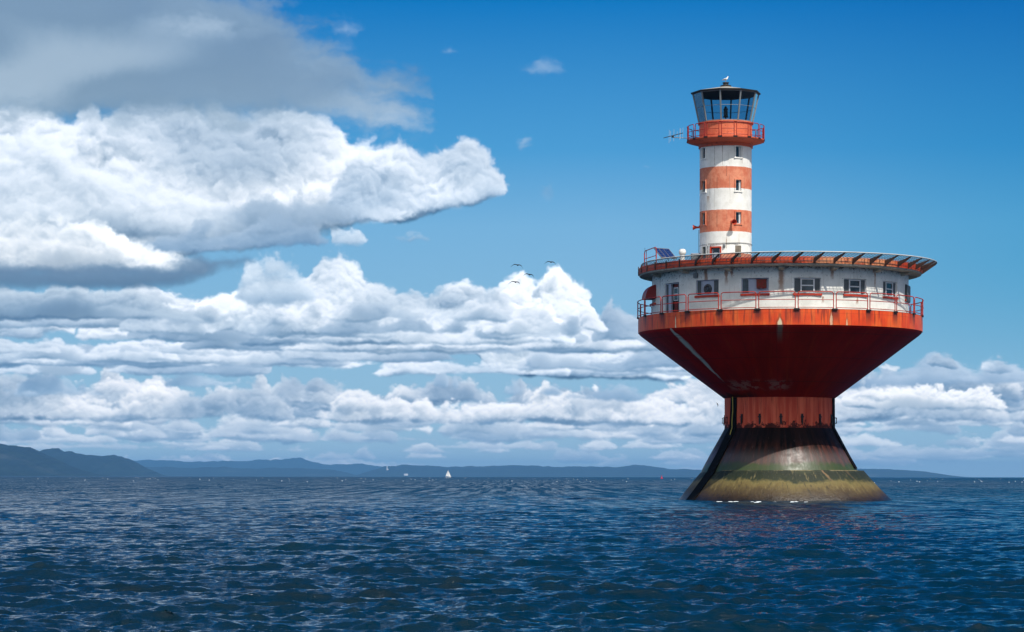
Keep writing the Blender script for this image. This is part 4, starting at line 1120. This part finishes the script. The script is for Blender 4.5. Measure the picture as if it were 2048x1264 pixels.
def solar(loc, w, h, tilt, rz, label):
    e = empty("solar_panel", loc, label, "solar panel", rz=rz)
    M = Matrix.Translation((0, 0, .45)) @ Matrix.Rotation(tilt, 4, 'X')
    g = MB(); fr_box(g, M, -w / 2, w / 2, -.02, .02, -h / 2, h / 2) if False else g.box((0, 0, 0), (w, h, .03), M); g.build("panel", A_['solar'], e, smooth=0)
    g = MB()
    for a, b in (((-w / 2, 0, 0), (.03, h + .06, .05)), ((w / 2, 0, 0), (.03, h + .06, .05)), ((0, h / 2 + .01, 0), (w, .03, .05)), ((0, -h / 2 - .01, 0), (w, .03, .05))): g.box(a, b, M)
    for k in range(1, int(w / .35)): g.box((-w / 2 + k * .35, 0, .017), (.02, h, .006), M)
    g.build("frame", A_['steel'], e, smooth=0)
    for x in (-w / 2 + .1, w / 2 - .1):
        for s_ in (-1, 1):
            p_ = M @ Vector((x, s_ * h * .4, 0)); g = MB(); g.tube([(p_.x, p_.y, 0), p_], .02, 6); g.build("leg", A_['steel'], e)
    return e
solar(wld(-7.05, -.6, 14.62), 1.15, .95, R(40), R(35), "small tilted solar panel beside the red railing at the left end of the roof")
solar(wld(.35, 2.4, 14.58), 2.3, 1.0, R(16), R(8), "long blue solar panel on the roof behind the net, right of the tower")
e = empty("roof_ventilator", wld(-5.98, -.4, 14.06), "white mushroom ventilator on the roof left of the tower", "ventilator")
g = MB(); g.lathe([(.15, 0), (.15, .95), (.19, .97)], 20); g.build("pipe", A_['whitepaint'], e)
g = MB(); g.lathe([(.10, .97), (.19, .98), (.22, 1.03), (.22, 1.15), (.20, 1.22), (.17, 1.24), (.17, 1.28), (.05, 1.30), (.01, 1.30)], 20); g.build("hood", A_['whitepaint'], e)
e = empty("equipment_cabinet", wld(-4.95, .5, 14.06), "grey metal cabinet on the roof against the tower's left side", "cabinet")
g = MB(); g.box((0, 0, .62), (.85, .6, .86)); g.box((-.2, 0, .09), (.1, .5, .19)); g.box((.3, 0, .09), (.1, .5, .19)); g.build("body", A_['cabinet'], e, smooth=0)
g = MB(); g.box((0, 0, 1.07), (.9, .66, .04)); g.box((.1, 0, 1.12), (.12, .12, .06)); g.build("lid", A_['panel'], e, smooth=0)
e = empty("storage_box", wld(-1.0, 2.0, 14.06), "low white box on the roof between the tower and the long solar panel", "box")
g = MB(); g.box((0, 0, .45), (.42, .4, .86)); g.build("body", A_['whitepaint'], e, smooth=0)
g = MB(); g.box((0, 0, .90), (.46, .44, .04)); g.build("lid", A_['panel'], e, smooth=0)
e = empty("roof_railing", wld(0, 0, 14.19), "short red pipe railing at the left edge of the roof beside the small solar panel", "railing")
g = MB()
def rp(ph, z): return pol(ph, 8.48, z)
a1, a2 = -80.0, -66.0
g.tube([rp(a1, 0), rp(a1, .80), rp(a1 + .7, .90), rp(a1 + 2, .93), rp(a2 - .8, 1.0), rp(a2, .93), rp(a2, .05)], .028, 8); g.build("frame", A_['rail'], e)
g = MB(); g.tube([rp(a1, .45), rp(a2, .50)], .022, 6); g.tube([rp(a1 + 3, 0), rp(a1 + 3, .93)], .022, 6); g.build("mid_rail", A_['railw'], e)
o = MB(); o.tube([(0, 0, 0), (0, 0, 1.2), (0.0, 0, 1.25)], [.014, .010, .02], 6); o = o.build("whip_antenna", A_['cable'], loc=wld(-8.25, 0, 14.19)); tag(o, "thin upright whip aerial at the far left edge of the roof", "antenna")

# rope down the neck
g = MB(); rr = random.Random(8)
pts = []
for k in range(24):
    f = k / 23; z = 6.3 - 2.3 * f
    r_ = 3.52 if z > 4.43 else 3.52 + (4.43 - z) * .54
    pts.append(pol(-53.2 - SG + 1.4 * math.sin(f * 7) * f, r_, z))
g.tube(pts, .028, 6); o = g.build("rope", A_['rope'], loc=wld(0, 0, 0)); tag(o, "faded yellow rope hanging down the black rib of the neck", "rope")


# ------------------------------------------------------------------ birds
def ellipsoid_path(g, pts, rad, n=10, flat=1.0):
    g.tube(pts, rad, n)


def standing_gull(loc, rz):
    g = MB()
    g.tube([(-.24, 0, .10), (-.17, 0, .13), (-.08, 0, .165), (.02, 0, .19), (.09, 0, .235), (.115, 0, .285), (.125, 0, .32), (.15, 0, .345), (.175, 0, .345)], [.006, .026, .058, .068, .055, .036, .034, .036, .012], 12)
    o = g.build("gull", A_['gull'], loc=loc); o.rotation_euler = (0, 0, rz)
    tag(o, "white gull standing on the very top of the lantern roof", "bird")
    w = MB()
    for s_ in (-1, 1): w.tube([(-.27, s_ * .02, .115), (-.16, s_ * .055, .155), (-.03, s_ * .068, .20), (.05, s_ * .05, .225)], [.006, .022, .026, .008], 8)
    w.build("wing", A_['gullgrey'], o)
    w = MB(); w.tube([(.17, 0, .343), (.215, 0, .335)], [.011, .003], 6); w.build("beak", A_['beak'], o)
    for s_ in (-1, 1):
        w = MB(); w.tube([(.0, s_ * .025, .14), (.0, s_ * .025, .0), (.04, s_ * .025, .003)], .006, 5); w.build("leg", A_['beak'], o)
    return o


standing_gull(wld(TC.x, TC.y, 25.68), R(15))


def flying_gull(dist, px, py, label, span=1.24, roll=0, yaw=0, scale=1.0):
    """wings arched up at the wrist and drooping to the tips, flying towards the viewer"""
    g = MB(); N = 10
    pth = [(-.62, -.155), (-.50, -.07), (-.38, .015), (-.30, .055), (-.18, .05), (-.07, .02), (0, .0), (.07, .012), (.17, .005), (.26, -.035), (.33, -.10), (.38, -.20), (.43, -.33)]
    ch = [.03, .08, .12, .14, .15, .15, .15, .15, .15, .14, .12, .08, .03]; th = [.010, .018, .028, .036, .040, .042, .06, .042, .040, .036, .028, .018, .010]
    rings = []
    for (x, z), c_, t_ in zip(pth, ch, th):
        rings.append([(x * span / 1.05, math.cos(2 * math.pi * k / N) * c_ + abs(x) * .12, z * span / 1.05 + math.sin(2 * math.pi * k / N) * t_) for k in range(N)])
    vs = [v for r_ in rings for v in r_]; fs = [(i * N + k, i * N + (k + 1) % N, (i + 1) * N + (k + 1) % N, (i + 1) * N + k) for i in range(len(rings) - 1) for k in range(N)]
    fs += [tuple(range(N)), tuple(range(len(vs) - N, len(vs)))]
    g.add(vs, fs)
    g.tube([(0, -.27, .0), (0, -.22, .0), (0, -.15, -.005), (0, 0, -.015), (0, .15, -.005), (0, .27, 0)], [.008, .04, .06, .08, .05, .012], 10)
    o = g.build("gull", A_['gulldark'], loc=((px - 1024) / FPX * dist, dist, EYE + (953 - py) / FPX * dist)); o.rotation_euler = (0, roll, yaw); o.scale = (scale,) * 3
    tag(o, label, "bird", "dark birds gliding in front of the white cloud" if scale == 1 else None)
    w = MB(); w.tube([(0, -.27, 0), (0, -.33, -.008)], [.008, .002], 6); w.build("beak", A_['beak'], o)
    w = MB(); w.add([(-.03, .25, 0), (.03, .25, 0), (.06, .38, .003), (-.06, .38, .003), (-.03, .25, .012), (.03, .25, .012), (.06, .38, .010), (-.06, .38, .010)], [(0, 1, 2, 3), (4, 7, 6, 5), (0, 4, 5, 1), (1, 5, 6, 2), (2, 6, 7, 3), (3, 7, 4, 0)]); w.build("tail", A_['gulldark'], o, smooth=0)
    return o


flying_gull(250, 1035, 530, "dark gliding bird, the upper left one of the four before the white cloud")
flying_gull(252, 1058.5, 549, "dark gliding bird in the middle of the four, just right of the lowest", roll=R(2))
flying_gull(251, 1030.5, 564, "dark gliding bird, the lowest of the four before the white cloud", roll=R(-1))
flying_gull(256, 1101.5, 524, "dark gliding bird apart from the others at the cloud's right summit", roll=R(-2))
flying_gull(230, 1435, 808, "small dark bird banking just left of the lighthouse neck", roll=R(52), yaw=R(35), scale=.34)

# ------------------------------------------------------------------ far away: sailing boat, buoy, shore light, house
def far_pt(px, d, z=0.0): return ((px - 1024) / FPX * d, d, z)
e = empty("sailboat", far_pt(896, 3600), "tiny white sailing boat far out before the low blue coast", "sailboat")
g = MB(); hp = [(-4, 0), (-3.4, 1.1), (0, 1.5), (3, 1.0), (4.6, 0), (3, -1.0), (0, -1.5), (-3.4, -1.1)]
g.add([(x, y, 1.1) for x, y in hp] + [(x * .85, y * .6, -.3) for x, y in hp], [tuple(range(8)), tuple(range(8, 16))[::-1]] + [(i, (i + 1) % 8, 8 + (i + 1) % 8, 8 + i) for i in range(8)]); g.build("hull", A_['whitepaint'], e, smooth=0)
g = MB(); g.tube([(.4, 0, 1), (.4, 0, 11)], .09, 6); g.build("mast", A_['ring'], e)
for nm, tri in (("mainsail", [(.3, 0, 1.8), (-3.6, .5, 2.0), (.3, 0, 10.6)]), ("jib", [(.6, 0, 9.4), (4.4, -.1, 1.3), (.7, -.5, 1.6)])):
    g = MB(); a, b_, c_ = map(Vector, tri); k = Vector((0, .05, 0)); g.add([a, b_, c_, (a + b_ + c_) / 3 + Vector((0, .4, 0)), a + k, b_ + k, c_ + k, (a + b_ + c_) / 3 + Vector((0, .45, 0))],
          [(0, 1, 3), (1, 2, 3), (2, 0, 3), (4, 7, 5), (5, 7, 6), (6, 7, 4), (0, 4, 5, 1), (1, 5, 6, 2), (2, 6, 4, 0)]); g.build(nm, A_['whitepaint'], e)
e = empty("channel_buoy", far_pt(1323.5, 1900), "small red channel buoy on the horizon left of the pier", "buoy")
g = MB(); g.lathe([(.9, -.4), (1.15, 0), (1.15, .5), (.9, .8), (.3, .85)], 16); g.build("float", A_['redbuoy'], e)
g = MB(); g.lathe([(.45, .85), (.22, 2.6), (.4, 2.65), (.4, 2.8), (.05, 3.4), (.01, 3.4)], 12); g.build("top_mark", A_['redbuoy'], e); e.scale = (.75,) * 3
e = empty("shore_lighthouse", far_pt(774, 9150 * HS, 76), "minute white lighthouse standing on the wooded far shore", "lighthouse")
g = MB(); g.lathe([(3, -14), (2.2, 6), (2.9, 6.2), (2.9, 7), (1.6, 7.2), (1.6, 9.2), (2.0, 9.3), (.1, 11)], 12); g.build("tower", A_['whitepaint'], e)
g = MB(); g.box((6, 0, -8), (7, 5, 5)); g.build("keeper_house", A_['whitepaint'], e, smooth=0); e.scale = (1.6,) * 3
e = empty("shore_house", far_pt(812, 9150 * HS, 14), "minute pale house at the foot of the far shore", "house")
g = MB(); g.box((0, 0, 1), (18, 8, 7)); g.build("wall", A_['whitepaint'], e, smooth=0)
g = MB(); vs = [(x, y, z) for x in (-9.5, 9.5) for y, z in ((-4.5, 4.55), (4.5, 4.55), (0, 7.5))]; g.add(vs, [(0, 1, 2), (3, 5, 4), (0, 3, 4, 1), (1, 4, 5, 2), (2, 5, 3, 0)]); g.build("roof", A_['cabinet'], e, smooth=0); e.scale = (1.9,) * 3

# ------------------------------------------------------------------ foam: lace round the pier and far whitecaps
m, b = mat('sea_foam', .8, 0, .2); p = objco(); put(b.inputs['Base Color'], mixc(noise(p, 3, 4), lin((200, 210, 214)), lin((236, 240, 240)))); FO = m
g = MB(); rr = random.Random(12)
def clump(x, y, z, w, d, h):
    n = 7; ring = [(x + w * math.cos(6.283 * k / n) * rr.uniform(.6, 1.1), y + d * math.sin(6.283 * k / n) * rr.uniform(.6, 1.1), z - .04) for k in range(n)]
    top = [(x + (a - x) * .5, y + (b - y) * .5, z + h * rr.uniform(.5, 1.1)) for a, b, c in ring]
    g.add(ring + top, [(k, (k + 1) % n, n + (k + 1) % n, n + k) for k in range(n)] + [tuple(range(n, 2 * n))])
for k in range(24):
    ph = rr.uniform(-100, 90); r_ = 6.55 + abs(rr.gauss(0, .35))
    q = pol(ph, r_, 0); clump(LX + .3 + q.x, D0 + q.y, rr.uniform(-.07, -.01), rr.uniform(.02, .05), rr.uniform(.03, .10), rr.uniform(.01, .03))
for k in range(12):
    x = LX + rr.gauss(-1.5, 2.2); clump(x, D0 - 10.5 + rr.gauss(0, 1.2), .04, rr.uniform(.10, .30), rr.uniform(.04, .1), rr.uniform(.004, .012))
for k in range(140):
    d = 10 ** rr.uniform(2.75, 3.3); px = rr.uniform(-40, 2090)
    x, y, z = far_pt(px, d); w = rr.uniform(.05, .13) * (d / 700) ** .5; clump(x, y, .10 + .00008 * d, w * 1.6, w, w * .6 + .02)
o = g.build("sea_foam", FO); tag(o, "white foam flecks round the pier and small whitecaps far out", "foam", kind='stuff')

# ------------------------------------------------------------------ haze
g = MB(); g.box((0, 0, 113.0), (76000, 76000, 234)); hz = g.build("haze", bpy.data.materials.new("haze_air"), smooth=0)
m = hz.data.materials[0]; m.use_nodes = True; t = m.node_tree; t.nodes.clear(); S.nt = t
v = nd('ShaderNodeVolumePrincipled'); v.inputs['Color'].default_value = (.21, .53, .92, 1); v.inputs['Density'].default_value = 3.6e-5; v.inputs['Anisotropy'].default_value = .1
o = nd('ShaderNodeOutputMaterial'); t.links.new(v.outputs[0], o.inputs['Volume']); tag(hz, "pale blue sea haze over water and far hills", "haze", kind='stuff')
